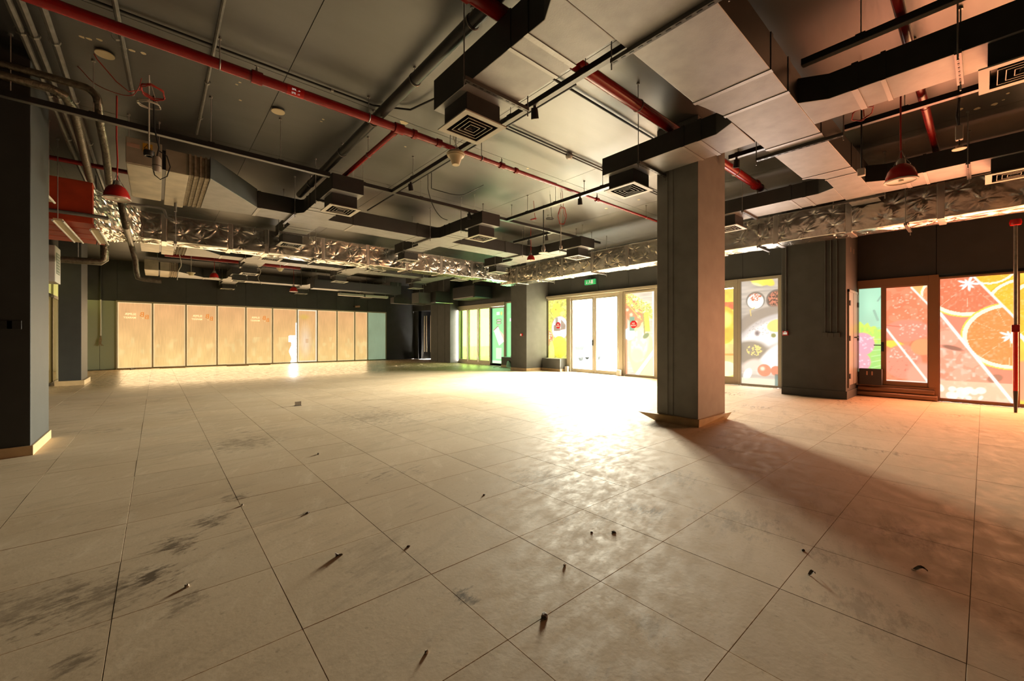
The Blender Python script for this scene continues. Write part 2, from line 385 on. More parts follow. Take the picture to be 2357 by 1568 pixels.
# ------------------------------------------------------------------ ceiling
ceil_o = tag(MB().box(XL - 0.1, FX + 0.2, YB - 0.1, YF + 0.1, ZC + 0.008, ZC + 0.25).build('ceiling', M_BLACK), 'dark painted concrete slab ceiling with board joints', kind='structure')
CP = 2.39
bm_ = MB().box(-CP / 2 + 0.004, CP / 2 - 0.004, -CP / 2 + 0.004, CP / 2 - 0.004, 0, 0.012); CPM = bm_.mesh('ceiling_panel', M_CEIL)
i0 = int(math.floor((XL - 1.13) / CP)) ; j0 = int(math.floor((YB - 0.5) / CP))
for i in range(i0, i0 + 9):
    for j in range(j0, j0 + 12):
        cx, cy = 1.13 + (i + 0.5) * CP, 0.5 + (j + 0.5) * CP
        if cx - CP / 2 > FX + 0.1 or cy - CP / 2 > YF + 0.05: continue
        o = bpy.data.objects.new('ceiling_panel', CPM); COL.objects.link(o); o.parent = ceil_o; o.location = (cx, cy, ZC)

g_ = random.Random(3)
for px, py, sz in ((930, 283, .05), (545, 195, .012), (552, 190, .012), (553, 231, .014), (740, 280, .014), (744, 275, .014), (933, 338, .016), (188, 85, .02), (205, 90, .02), (230, 92, .02), (285, 110, .022), (305, 117, .022), (330, 123, .02), (1140, 520, .03), (1470, 460, .03), (1395, 480, .03), (2290, 240, .03), (2250, 250, .03), (2210, 252, .03), (2320, 215, .015), (2310, 230, .015), (1215, 388, .02)):
    c = at(px, py, 'z', ZC - .001); n = 9; MB().prism([(c.x + sz * (1 + g_.uniform(-.3, .3)) * math.cos(k * 6.283 / n) * 1.2, c.y + sz * (1 + g_.uniform(-.3, .3)) * math.sin(k * 6.283 / n)) for k in range(n)], ZC - .001, ZC + .001).build('paint_scar', M_CREAM, ceil_o)

# ------------------------------------------------------------------ walls
def panels_x(parent, y, xs, z0, z1, m, thick=0.03, face=-1):
    for a, b in zip(xs[:-1], xs[1:]):
        MB().box(a + 0.004, b - 0.004, y, y + face * -thick, z0, z1).build('wall_panel', m, parent)
def panels_y(parent, x, ys, z0, z1, m, thick=0.03):
    for a, b in zip(ys[:-1], ys[1:]):
        MB().box(x, x + thick, a + 0.004, b - 0.004, z0, z1).build('wall_panel', m, parent)
wl = MB().box(XL - 0.2, XL, YB, 13.0, 0, ZC); tag(wl.build('wall_left', M_WALL), 'unlit black wall on the left', kind='structure')
wlr = MB().box(XL, -2.12, 13.0, 13.15, 0, ZC); tag(wlr.build('wall_left_return', M_WALL), 'black return wall beside the glazed partition', kind='structure')
tag(MB().box(XL, FX + 0.2, YB - 0.2, YB, 0, ZC).build('wall_back', M_WALL), 'dark wall behind the viewer', kind='structure')
# far wall: dark band over the row of lit panels
wf = tag(MB().box(-2.2, FX + 0.2, YF + 0.03, YF + 0.25, 2.66, ZC).box(9.72, FX + 0.2, YF + 0.0, YF + 0.25, 0, 2.66).box(-2.2, -1.14, YF + 0.03, YF + 0.25, 0, 2.66).build('wall_far', M_WALL), 'dark upper wall above the lit orange panels', kind='structure')
panels_x(wf, YF, [-2.1, -1.14, -0.11, 0.94, 2.0, 3.05, 4.1, 5.16, 6.07, 7.03, 7.93, 8.65, 9.72, 11.35], 2.66, ZC, M_WALL)
MB().box(-2.07, -1.62, YF, YF + 0.03, 0.02, 2.64).build('wall_panel', M_GREEN, wf); MB().box(-1.61, -1.15, YF, YF + 0.03, 0.02, 2.64).build('wall_panel', M_GREEN, wf)
# shop front wall
wr = MB()
for y0, y1, z0, z1 in ((YB, 1.77, 2.42, ZC), (2.86, 6.28, 2.72, ZC), (6.28, 11.8, 2.80, ZC), (11.8, YF, 2.76, ZC), (1.7, 3.17, 0, ZC), (17.1, 19.3, 0, 2.76), (10.98, 12.2, 0, 2.8), (YB, -3.3, 0, 2.42), (21.3, YF, 0, 2.76), (YB, 1.77, 2.355, 2.45), (3.17, 6.28, 2.67, 2.75), (6.28, 10.98, 2.67, 2.82), (11.8, 17.1, 2.71, 2.8)):
    wr.box(FX + 0.045, FX + 0.22, y0, y1, z0, z1)
wr = tag(wr.build('wall_right', M_WALL), 'dark wall band above the shop front windows', kind='structure')
panels_y(wr, FX - 0.01, [-4.0, -2.9, -1.7, -0.55, 0.6, 1.77], 2.42, ZC, M_WALL)
panels_y(wr, FX - 0.01, [2.86, 4.05, 5.2, 6.28], 2.72, ZC, M_WALL)
panels_y(wr, FX - 0.01, [6.28, 7.4, 8.6, 9.8, 10.92], 2.80, ZC, M_WALL)
panels_y(wr, FX - 0.01, [11.8, 13.0, 14.2, 15.4, 16.6, 17.8, 19.3, 20.5, 21.9], 2.76, ZC, M_WALL)

# ------------------------------------------------------------------ columns and piers
def skirt(parent, x0, x1, y0, y1, sides, t=0.02, h=0.10, m=None):
    m = m or M_SKIRT
    if 'y' in sides: MB().box(x0 - t, x1 + t, y0 - t, y0, 0, h).build('skirting_tile', m, parent, bevel=0.003)
    if 'x' in sides: MB().box(x0 - t, x0, y0, y1, 0, h).build('skirting_tile', m, parent, bevel=0.003)
    if 'X' in sides: MB().box(x1, x1 + t, y0, y1, 0, h).build('skirting_tile', m, parent, bevel=0.003)
    if 'Y' in sides: MB().box(x0 - t, x1 + t, y1, y1 + t, 0, h).build('skirting_tile', m, parent, bevel=0.003)
c1 = thing('column', (5.95, 2.85, 0), 'square dark column with flared tan skirting in the middle of the floor', 'column')
MB().box(5.52, 6.40, 2.53, 3.13, 0, ZC).build('shaft', M_COLC, c1, bevel=0.006)
for y in (2.88, 2.96): MB().box(5.512, 5.522, y, y + 0.022, 0.1, ZC).build('cover_strip', M_COLC, c1)
# skirting board that flares outwards at its top
def flare(parent, x0, x1, y0, y1, side):
    t0, t1, h = 0.02, 0.07, 0.105
    if side == 'y': MB().add([(x0 - t0, y0 - t0, 0), (x1 + t0, y0 - t0, 0), (x1 + t0, y0, 0), (x0 - t0, y0, 0), (x0 - t1 * .4, y0 - t1 * .4, h), (x1 + t1, y0 - t1, h), (x1 + t1, y0, h), (x0, y0, h)], [(0, 3, 2, 1), (4, 5, 6, 7), (0, 1, 5, 4), (1, 2, 6, 5), (2, 3, 7, 6), (3, 0, 4, 7)]).build('skirting_tile', M_SKIRT, parent)
    else: MB().add([(x0 - t0, y0 - t0, 0), (x0, y0 - t0, 0), (x0, y1 + t0, 0), (x0 - t0, y1 + t0, 0), (x0 - t1 * .4, y0 - t1 * .4, h), (x0, y0, h), (x0, y1 + 0.22, h + .01), (x0 - t1 * 1.6, y1 + 0.24, h + .01)], [(0, 3, 2, 1), (4, 5, 6, 7), (0, 1, 5, 4), (1, 2, 6, 5), (2, 3, 7, 6), (3, 0, 4, 7)]).build('skirting_tile', M_SKIRT, parent)
flare(c1, 5.52, 6.40, 2.53, 3.13, 'y'); flare(c1, 5.52, 6.40, 2.53, 3.13, 'x')
skirt(c1, 5.52, 6.40, 2.53, 3.13, 'XY')
c2 = thing('column', (-1.42, 6.86, 0), 'large black column at the left edge with a tan skirting', 'column')
MB().box(-1.90, -0.975, 6.42, 7.36, 0, ZC).build('shaft', M_COLD, c2, bevel=0.006); skirt(c2, -1.90, -0.975, 6.42, 7.36, 'yX')
for k, px in ((0, 12), (1, 33)):
    p = at(px, 748, 'y', 6.42); MB().box(p.x - 0.05, p.x + 0.05, 6.405, 6.42, p.z - 0.045, p.z + 0.045).build('socket_plate', M_BLACK, c2, bevel=0.004)
c3 = thing('column', (-1.64, 15.7, 0), 'slim black column standing before the glazed partition', 'column')
MB().box(-1.86, -1.46, 15.25, 16.5, 0, ZC).build('shaft', M_COLD, c3, bevel=0.006); skirt(c3, -1.86, -1.46, 15.25, 16.5, 'yX', t=0.06, h=0.12)
p1 = thing('pier', (10.77, 11.35, 0), 'wall pier with red call point left of the entrance doors', 'pier')
MB().box(10.19, FX - 0.012, 10.93, 11.8, 0, ZC - 0.002).build('shaft', M_COL, p1, bevel=0.005); skirt(p1, 10.19, FX - 0.05, 10.93, 11.8, 'yx')
p2 = thing('pier', (10.77, 2.31, 0), 'wall pier with a service cupboard door and three conduits', 'pier')
MB().box(10.19, FX - 0.012, 1.77, 2.86, 0, ZC - 0.002).build('shaft', M_COL, p2, bevel=0.005); skirt(p2, 10.19, FX - 0.02, 1.77, 2.86, 'yx', h=0.16, m=M_COL)
p3 = thing('pier', (11.1, 18.0, 0), 'dark green lit pier at the far end of the shop front', 'pier')
MB().box(10.85, FX - 0.012, 17.12, 19.0, 0, ZC - 0.002).build('shaft', M_COL, p3, bevel=0.005)
for y in (17.6, 18.3): MB().box(10.84, 10.852, y, y + 0.05, 0, ZC).build('cover_strip', M_COL, p3)
# conduits and boxes on pier two
for px, zb in ((1900, 1.32), (1913, 1.31), (1927, 1.31)):
    p = at(px, 700, 'x', 10.19); MB().tube([(10.178, p.y, zb), (10.178, p.y, 3.9)], 0.011, 8).build('conduit', M_COL, p2, True)
    MB().box(10.15, 10.19, p.y - 0.045, p.y + 0.045, zb - 0.09, zb).build('socket_box', M_COL, p2, bevel=0.004)
p = at(1810, 700, 'x', 10.19); MB().tube([(10.178, p.y, 1.36), (10.178, p.y, 4.0)], 0.012, 8).build('conduit', M_COL, p2, True)
# cupboard door on pier two (faces -Y)
yd = 1.77; xa, xb, za, zb2 = 10.36, 11.16, 0.27, 2.12
cd = MB().box(xa, xb, yd - 0.025, yd, za, zb2).build('cupboard_door', M_CAB, p2, bevel=0.004)
MB().box(xa - 0.05, xa, yd - 0.03, yd, za - 0.05, zb2 + 0.05).box(xb, xb + 0.05, yd - 0.03, yd, za - 0.05, zb2 + 0.05).box(xa - 0.05, xb + 0.05, yd - 0.03, yd, zb2, zb2 + 0.05).build('cupboard_frame', M_CAB, p2)
MB().box(10.74, 10.755, yd - 0.028, yd - 0.02, za, zb2).build('door_gap', M_BLACK, cd)
for z in (0.45, 1.2, 1.9):
    MB().box(xb - 0.03, xb + 0.05, yd - 0.045, yd - 0.02, z - 0.05, z + 0.05).build('hinge', M_BLACK, cd); MB().box(xa - 0.03, xa + 0.04, yd - 0.045, yd - 0.02, z - 0.05, z + 0.05).build('hinge', M_BLACK, cd)
MB().tube([(10.80, yd - 0.03, 1.22), (10.80, yd - 0.07, 1.22), (10.90, yd - 0.07, 1.22)], 0.012, 8).build('handle', M_BLACK, cd)
for px in (1962, 1972): MB().box(10.2 + (px - 1948) * 0.03, 10.215 + (px - 1948) * 0.03, yd - 0.003, yd, 2.95, 3.05).build('tape_mark', M_LABEL, p2)

def call_point(x, y, z, label):
    t = thing('fire_call_point', (x, y, z), label, 'call point', 'manual fire call points')
    MB().box(x - 0.05, x, y - 0.05, y + 0.05, z - 0.05, z + 0.05).build('housing', M_REDS, t, bevel=0.006)
    MB().box(x - 0.053, x - 0.048, y - 0.035, y + 0.035, z - 0.03, z + 0.015).build('glass_plate', M_SIGNW, t)
    MB().box(x - 0.055, x - 0.052, y - 0.02, y + 0.02, z + 0.025, z + 0.038).build('lettering', M_SIGNW, t)
q = at(1809, 767, 'x', 10.19); call_point(10.19, q.y, q.z, 'red fire call point on the pier with three conduits')
q = at(1201, 771, 'x', 10.19); call_point(10.19, q.y, q.z, 'red fire call point on the pier left of the entrance')

# ------------------------------------------------------------------ print painter for the window films
class Art:
    """paints a window print on a fine grid, (0,0) = lower left as seen from inside, metres"""
    def __init__(s, w, h, base, res=0.011):
        s.w, s.h = w, h; s.nx = max(2, int(w / res)); s.ny = max(2, int(h / res))
        s.X, s.Y = np.meshgrid(np.linspace(0, w, s.nx), np.linspace(0, h, s.ny)); s.C = np.zeros((s.ny, s.nx, 3)); s.C[:] = base; s.k = 1
    def noise(s, sx, sy, seed=0):
        g = np.random.default_rng(seed + s.k * 17); s.k += 1
        gx, gy = max(2, int(s.w / sx) + 2), max(2, int(s.h / sy) + 2); G = g.random((gy, gx))
        fx = s.X / s.w * (gx - 1.001); fy = s.Y / s.h * (gy - 1.001); ix = fx.astype(int); iy = fy.astype(int); tx = fx - ix; ty = fy - iy
        tx = tx * tx * (3 - 2 * tx); ty = ty * ty * (3 - 2 * ty)
        return (G[iy, ix] * (1 - tx) + G[iy, ix + 1] * tx) * (1 - ty) + (G[iy + 1, ix] * (1 - tx) + G[iy + 1, ix + 1] * tx) * ty
    def mix(s, m, col):
        m = np.clip(m, 0, 1)[..., None]; s.C = s.C * (1 - m) + np.asarray(col, float) * m; return s
    def ell(s, cx, cy, rx, ry=None, col=(255, 255, 255), rot=0, soft=0.02, a=1):
        ry = ry or rx; c, n = math.cos(rot), math.sin(rot); dx = s.X - cx; dy = s.Y - cy
        d = np.sqrt(((dx * c + dy * n) / rx) ** 2 + ((-dx * n + dy * c) / ry) ** 2); sf = soft / min(rx, ry)
        return s.mix((1 - d) / sf + 0.5 if a == 1 else np.clip((1 - d) / sf + 0.5, 0, 1) * a, col)
    def line(s, x0, y0, x1, y1, w, col, a=1):
        dx, dy = x1 - x0, y1 - y0; L = dx * dx + dy * dy; t = np.clip(((s.X - x0) * dx + (s.Y - y0) * dy) / L, 0, 1)
        d = np.hypot(s.X - x0 - t * dx, s.Y - y0 - t * dy); return s.mix(np.clip((w / 2 - d) / 0.008 + 0.5, 0, 1) * a, col)
    def rect(s, x0, x1, y0, y1, col, a=1):
        m = np.minimum(np.minimum(s.X - x0, x1 - s.X), np.minimum(s.Y - y0, y1 - s.Y)); return s.mix(np.clip(m / 0.008 + 0.5, 0, 1) * a, col)
    def poly(s, pts, col, a=1):
        m = np.zeros_like(s.X, bool); n = len(pts)
        for i in range(n):
            (x0, y0), (x1, y1) = pts[i], pts[(i + 1) % n]
            if y0 == y1: continue
            m ^= ((y0 > s.Y) != (y1 > s.Y)) & (s.X < (x1 - x0) * (s.Y - y0) / (y1 - y0) + x0)
        return s.mix(m * a, col)
    def mottle(s, sx, sy, amt, seed=0):
        s.C = s.C * (1 + (s.noise(sx, sy, seed)[..., None] - 0.5) * 2 * amt); return s
    def speck(s, n, x0, x1, y0, y1, r, col, seed=0, a=0.9):
        g = np.random.default_rng(seed)
        for _ in range(n):
            rr = r * g.uniform(0.5, 1.4); s.ell(g.uniform(x0, x1), g.uniform(y0, y1), rr, rr * g.uniform(0.5, 1), col, g.uniform(0, 3), 0.012, a)
        return s
    def citrus(s, cx, cy, r, flesh, pith=(255, 250, 215), rind=(255, 215, 90), clip=None, seed=3):
        dx = s.X - cx; dy = s.Y - cy; d = np.hypot(dx, dy); th = np.arctan2(dy, dx)
        m = (d < r).astype(float) if clip is None else (d < r) * clip
        s.mix(m, rind); s.mix(m * (d < r * 0.96), pith)
        inner = m * (d < r * 0.86); rad = s.noise(0.03, 0.03, seed)
        f = np.asarray(flesh, float); wob = (0.80 + 0.2 * np.cos(th * 40 + rad * 9))[..., None]
        m3 = inner[..., None]; s.C = s.C * (1 - m3) + (f * (0.86 + 0.14 * wob)) * m3
        seg = np.abs(np.mod(th / (2 * math.pi) * 9 + 0.3, 1) - 0.5); s.mix(inner * (seg > 0.488) * (d > r * .1) * 0.5, pith)
        s.mix(inner * np.clip((rad - 0.6) * 2.2, 0, 1) * 0.4, (255, 235, 215))
        star = r * (0.14 + 0.06 * np.cos(th * 9 + 1) + 0.05 * np.cos(th * 5)); s.mix(inner * np.clip((star - d) / (r * 0.05) + 0.5, 0, 1), (255, 255, 248))
        return s
    def lin(s, gain=1.0):
        c = np.clip(s.C, 0, 255) / 255; l = np.where(c <= 0.04045, c / 12.92, ((c + 0.055) / 1.055) ** 2.4)
        return l * gain

def film(parent, art, y_left, z0, x=FX, name='printed_film', gain=1.0, m=None, plane='x', boost=None):
    """printed film as a thin sheet: seen from inside, its left edge at y_left (shop front) or x_left (far wall)"""
    nx, ny = art.nx, art.ny; off = parent_off(parent)
    U = art.X.ravel(); V = art.Y.ravel()
    if plane == 'x': co = np.stack([np.full_like(U, x), y_left - U, z0 + V], 1)
    else: co = np.stack([y_left + U, np.full_like(U, x), z0 + V], 1)
    co = co - np.array(off)
    idx = np.arange(nx * ny).reshape(ny, nx); q = np.stack([idx[:-1, :-1], idx[:-1, 1:], idx[1:, 1:], idx[1:, :-1]], -1).reshape(-1, 4)
    me = bpy.data.meshes.new(name); me.vertices.add(len(co)); me.vertices.foreach_set('co', co.ravel())
    me.loops.add(q.size); me.loops.foreach_set('vertex_index', q.ravel().astype(np.int32))
    me.polygons.add(len(q)); me.polygons.foreach_set('loop_start', np.arange(0, q.size, 4, dtype=np.int32)); me.polygons.foreach_set('loop_total', np.full(len(q), 4, np.int32))
    me.update(calc_edges=True)
    at_ = me.attributes.new('print', 'FLOAT_COLOR', 'POINT'); c = art.lin(gain)
    if boost is not None: c = c * boost[..., None]
    rgba = np.concatenate([c.reshape(-1, 3), np.ones((nx * ny, 1))], 1).astype(np.float32); at_.data.foreach_set('color', rgba.ravel())
    me.materials.append(m or M_PRINT); o = bpy.data.objects.new(name, me); COL.objects.link(o); o.parent = parent
    return o
def frame_y(parent, y0, y1, z0, z1, w=0.06, d=0.09, m=None, name='frame_bar', x=FX, bot=None):
    """rectangular window frame in the shop front (y0 > y1), four bars"""
    m = m or M_ALU; bot = w if bot is None else bot
    for a, b, c, e in ((y0, y0 - w, z0, z1), (y1 + w, y1, z0, z1), (y0 - w, y1 + w, z1 - w, z1), (y0 - w, y1 + w, z0, z0 + bot)):
        MB().box(x - d * 0.6, x + d * 0.4, b, a, c, e).build(name, m, parent, bevel=0.004)

# ---- paintings
def art_veg(w=1.0, h=2.16):
    a = Art(w, h, (225, 225, 90)); n = a.noise(0.05, 0.05); a.mix((n > 0.5) * 0.6, (168, 168, 70)); n = a.noise(0.09, 0.07); a.mix((n > 0.6) * 0.5, (250, 250, 170))
    for k in range(6): t = k / 6 * 6.28; a.ell(.44 + .13 * math.cos(t), 1.80 + .13 * math.sin(t), .15, .10, (252, 240, 70), t, .03)
    a.ell(.44, 1.62, .10, .20, (250, 225, 80), 0, .03); a.ell(.42, 1.82, .03, .03, (200, 150, 50))
    a.ell(.0, 1.20, .14, .28, (250, 225, 60), 0, .03); a.ell(.0, 0.75, .26, .30, (240, 130, 85)); a.speck(8, 0, .2, .6, .95, .03, (255, 255, 235), 4)
    a.ell(.62, 1.12, .42, .45, (250, 160, 175)); a.ell(.62, 1.12, .40, .43, (255, 248, 250)); n = a.noise(.05, .05)
    for r in (.34, .27, .19): a.mix((np.abs(np.hypot((a.X - .62), (a.Y - 1.08)) - r) < .012) * (a.Y < 1.2) * .6, (250, 190, 205))
    a.ell(.60, .42, .38, .40, (255, 238, 60)); 
    for k in range(7): t = k * .9; a.line(.62, .45, .62 + .36 * math.cos(t), .45 + .36 * math.sin(t), .02, (245, 215, 40))
    a.ell(.22, .25, .13, .40, (250, 238, 130), 0.1); a.rect(.40, .53, 1.25, 1.52, (150, 145, 130)); a.poly([(.66, 1.05), (.90, 1.08), (.90, 1.25), (.68, 1.45)], (150, 130, 118)); a.rect(.32, .64, 1.02, 1.24, (130, 110, 100))
    a.rect(0, .10, 0, 2.2, (250, 215, 110), .6); return a.mottle(.06, .06, .10)
def art_meat(w=1.02, h=2.55):
    a = Art(w, h, (215, 205, 190)); a.mottle(.5, .03, .12); a.rect(.0, .06, 0, 2.6, (222, 140, 100))
    a.poly([(.1, 1.35), (.62, 1.75), (1.0, .95), (.78, .05), (.30, .05), (.08, .62)], (252, 236, 165)); a.ell(.50, .95, .30, .56, (252, 220, 196), -.25, .05); n = a.noise(.08, .08); d = np.hypot((a.X - .48) / .28, (a.Y - .9) / .5); a.mix((d < 1) * (n > .45) * .5, (255, 246, 236)); a.ell(.42, .62, .22, .2, (248, 200, 178), 0, .08)
    a.poly([(.34, .02), (1.0, .85), (1.02, .72), (.46, -.02)], (255, 255, 250)); a.poly([(.52, 0), (1.02, .66), (1.02, 0)], (250, 245, 180))
    for x, y, r in ((.10, 2.30, .17), (.26, 2.16, .17), (.08, 2.02, .16), (.22, 1.86, .18), (.42, 1.98, .18), (.50, 1.78, .17), (.40, 1.62, .15)): a.ell(x, y, r, r, (238, 128, 88)); a.ell(x - .02, y + .03, r * .35, r * .3, (255, 215, 185), 0, .04)
    a.line(.08, 2.22, .56, 1.72, .03, (250, 205, 90)); n = a.noise(.035, .035); d = a.Y - (2.45 - .55 * a.X); a.mix((np.abs(d) < .22) * (n > .42), (235, 225, 105)); a.mix((np.abs(d) < .2) * (n > .7), (170, 180, 70))
    a.poly([(.62, 1.92), (.80, 1.95), (.86, 1.35), (.66, 1.35)], (250, 205, 75)); a.poly([(.60, 1.9), (.64, 1.92), (.70, 1.2), (.66, 1.2)], (150, 150, 80)); a.ell(.72, 1.22, .12, .07, (90, 130, 85), .6)
    a.ell(.14, 1.28, .20, .20, (255, 255, 252)); a.rect(.14, .32, 1.38, 1.82, (70, 150, 130)); a.poly([(.92, 2.6), (1.02, 2.6), (1.02, 0), (.97, 0)], (255, 255, 250), .8)
    return a
def art_jars(w=.82, h=2.32, seed=0):
    a = Art(w, h, (250, 200, 120)); a.rect(0, w, 2.0, h, (250, 190, 95)); a.rect(0, w, 1.55, 2.05, (225, 105, 75)); a.speck(60, 0, w, 1.5, 2.1, .05, (240, 140, 100), 3 + seed)
    a.rect(0, w, .62, 1.55, (250, 165, 110)); a.mottle(.3, .06, .16, seed)
    for k in range(9): a.rect(0.06, w - .06, .62 + k * .1, .64 + k * .1, (238, 130, 95), .5)
    a.rect(0, w, .38, .62, (255, 250, 225)); a.rect(0, w, 0, .38, (250, 225, 110)); n = a.noise(.07, .07, seed); a.mix((a.Y < .38) * (n > .5) * .6, (245, 190, 80)); a.ell(.5 * w, 2.02, .2, .2, (255, 230, 160)); return a
def art_honey(w=.82, h=2.32):
    a = Art(w, h, (250, 225, 120)); a.rect(0, w, 1.9, h, (240, 205, 80)); a.rect(0, w, 1.75, 1.95, (235, 120, 70)); a.speck(40, 0, w, 1.5, 1.9, .05, (225, 90, 70), 8); a.ell(.55, 1.35, .35, .5, (250, 190, 60)); a.ell(.55, 1.5, .22, .22, (255, 235, 120), 0, .1); a.rect(0, w, .3, .85, (250, 205, 130)); a.rect(0, w, .55, .6, (240, 160, 80)); a.ell(.6, .2, .3, .2, (255, 245, 200)); return a.mottle(.1, .1, .08)
def art_fish(w=.83, h=2.6):
    a = Art(w, h, (196, 184, 170)); a.mottle(.6, .035, .10); a.mottle(.4, .3, .08)
    a.ell(.40, 2.58, .22, .10, (255, 225, 95), -.4); a.ell(.60, 2.56, .17, .09, (255, 220, 85), -.7); a.ell(.36, 2.5, .12, .03, (255, 245, 170), -.4)
    a.ell(.32, 2.10, .215, .22, (128, 118, 108)); a.ell(.32, 2.08, .185, .19, (255, 252, 240)); n = a.noise(.02, .02); d = np.hypot(a.X - .32, a.Y - 2.22); a.mix((d < .14) * (n > .5) * (np.hypot(a.X - .32, a.Y - 2.1) < .19), (210, 120, 90))
    a.ell(.80, 2.10, .24, .24, (120, 108, 100)); a.ell(.80, 2.10, .20, .20, (120, 82, 68)); n = a.noise(.022, .022); d = np.hypot(a.X - .80, a.Y - 2.1); a.mix((d < .2) * (n > .55), (205, 125, 100)); a.mix((d < .2) * (n < .3), (75, 60, 55))
    a.ell(.45, 1.62, .60, .26, (160, 146, 132), .35, .06); a.ell(.62, 1.33, .70, .34, (205, 196, 190), .45, .05); a.ell(.62, 1.26, .66, .28, (245, 238, 232), .45, .08); a.speck(60, .1, .8, 1.2, 1.6, .008, (150, 138, 130), 5)
    a.line(.20, 1.86, .30, 1.92, .02, (240, 205, 110)); a.line(.2, 1.86, .22, 1.72, .02, (240, 205, 110)); a.ell(.80, 1.46, .22, .15, (255, 220, 130), .2); a.ell(.36, 1.28, .05, .06, (135, 120, 120), 0, .05); a.ell(.72, 1.22, .05, .05, (150, 150, 90))
    a.ell(.15, .80, .45, .28, (150, 138, 122), .15, .08); n = a.noise(.03, .03); d = np.hypot((a.X - .3) / .18, (a.Y - .85) / .14); a.mix((d < 1) * (n > .52), (242, 215, 130))
    a.ell(.75, .66, .52, .24, (246, 240, 238), .8, .06); a.ell(.25, .45, .24, .16, (238, 215, 200), .5, .08); a.ell(.52, .36, .15, .15, (242, 140, 108)); a.ell(.48, .40, .05, .05, (255, 225, 200), 0, .05); a.ell(.78, .36, .12, .12, (238, 135, 105)); a.ell(.14, .24, .09, .16, (255, 252, 245), -.4); a.rect(0, w, 0, .15, (255, 238, 205), .8); a.rect(.75, w, 0, .28, (70, 110, 110), .7); return a
def art_radish(w=.42, h=1.72):
    a = Art(w, h, (170, 222, 190)); a.mottle(.3, .4, .05); a.line(.30, 1.5, .38, 1.65, .03, (150, 190, 165)); a.line(.24, 1.3, .3, 1.1, .04, (148, 192, 168))
    pts = [(-.1, .0), (-.1, 1.02), (.02, 1.08), (.08, 1.0), (.14, 1.06), (.18, .96), (.26, .98), (.30, .90), (.44, .92), (.44, .0)]; a.poly(pts, (205, 235, 105)); n = a.noise(.05, .05); a.mix((a.Y < .95) * (n > .5) * .5, (165, 225, 120)); a.rect(0, w, 0, .62, (150, 215, 130), .6)
    for k in range(6): a.line(.2, .1 + k * .12, .45, .2 + k * .1, .012, (215, 250, 190), .8)
    a.ell(.05, .60, .20, .24, (238, 170, 185)); a.speck(26, -.05, .24, .45, .82, .016, (255, 215, 225), 3); a.ell(.02, .22, .17, .2, (242, 172, 182)); a.speck(12, -.05, .2, .1, .4, .014, (255, 220, 228), 5); a.rect(0, w, 0, .06, (200, 245, 190)); return a
def art_straw(w=.60, h=1.88):
    a = Art(w, h, (252, 132, 96)); a.mottle(.2, .2, .06); n = a.noise(.10, .10); a.mix((n > .6) * .4, (255, 165, 130))
    a.speck(60, .08, .55, 1.25, 1.8, .014, (255, 222, 196), 2, .6); a.ell(.28, 1.02, .34, .22, (250, 146, 122), .1, .03); a.speck(45, .2, .58, .85, 1.15, .013, (255, 228, 210), 4, .6)
    a.line(0, 1.14, .22, 1.10, .012, (205, 95, 75)); a.ell(.05, .78, .07, .05, (165, 120, 100)); a.ell(.12, .74, .16, .08, (252, 215, 80), -.3)
    a.ell(.24, .40, .28, .34, (252, 150, 125), 0, .03); a.speck(40, .04, .46, .45, .66, .013, (255, 232, 215), 6, .6); a.speck(40, .04, .46, .1, .45, .008, (228, 110, 90), 7); a.ell(.52, .70, .16, .16, (252, 160, 110)); a.ell(.50, .15, .2, .24, (245, 165, 140), -.4, .06)
    up = np.clip(((a.X - .37) * 1.25 + (a.Y - 1.88)) / .01, 0, 1); a.mix(up, (250, 180, 110)); a.citrus(.84, 1.72, .36, (252, 150, 100), clip=up)
    a.line(.37, 1.88, .61, 1.52, .03, (255, 252, 235)); a.line(0, 1.06, .60, .02, .035, (255, 252, 235)); a.rect(0, w, 0, .02, (255, 245, 230)); return a
def art_citrus(w=.90, h=2.27, seed=0, hue=0):
    a = Art(w, h, (252, 150, 122)); a.mottle(.25, .25, .06, seed)
    # diagonal bands as on the shop window
    s1 = a.Y - (h - (a.X - .43) * 1.62); s2 = a.Y - (1.62 - a.X * 1.82)
    mid = ((s1 < 0) & (s2 > 0)).astype(float); top = (s1 >= 0).astype(float); low = (s2 <= 0).astype(float)
    a.mix(mid, (250, 140, 115)); a.citrus(.36, 2.15, .62, (250, 128, 92), clip=mid, seed=3); a.citrus(.86, 1.18, .60, (252, 152, 84), clip=mid, seed=5)
    a.mix(top, (255, 205, 70)); a.citrus(1.02, 1.75, .46, (255, 196, 60), rind=(255, 190, 40), clip=top, seed=8); a.citrus(.62, 2.44, .34, (255, 190, 55), rind=(255, 190, 40), clip=top, seed=9)
    g = np.random.default_rng(5)
    for x, y, r in ((.12, 1.10, .25), (.20, .72, .26), (.44, .70, .24), (.02, .82, .16), (.30, .42, .2), (.58, .5, .18), (.85, .32, .2)):
        e = (np.hypot(a.X - x, a.Y - y) < r) * low; a.mix(e, (250, 158, 130)); a.mix(e * (np.hypot(a.X - x + .03, a.Y - y - .04) < r * .6) * .4, (255, 196, 170))
    k = a.noise(.05, .05, 11); a.mix(low * np.clip((k - .6) * 3, 0, 1) * .6, (255, 230, 214)); a.ell(.16, .96, .14, .04, (150, 108, 92), -.3); a.ell(.68, .42, .10, .07, (160, 118, 98), .5)
    a.rect(0, w, 0, .34, (255, 215, 180), .7); a.speck(14, 0, w * .6, .02, .2, .06, (255, 250, 232), 12)
    a.line(.43, h, 1.4, h - .97 * 1.62, .032, (255, 253, 240)); a.line(0, 1.62, .9, -.02, .045, (255, 253, 240)); return a
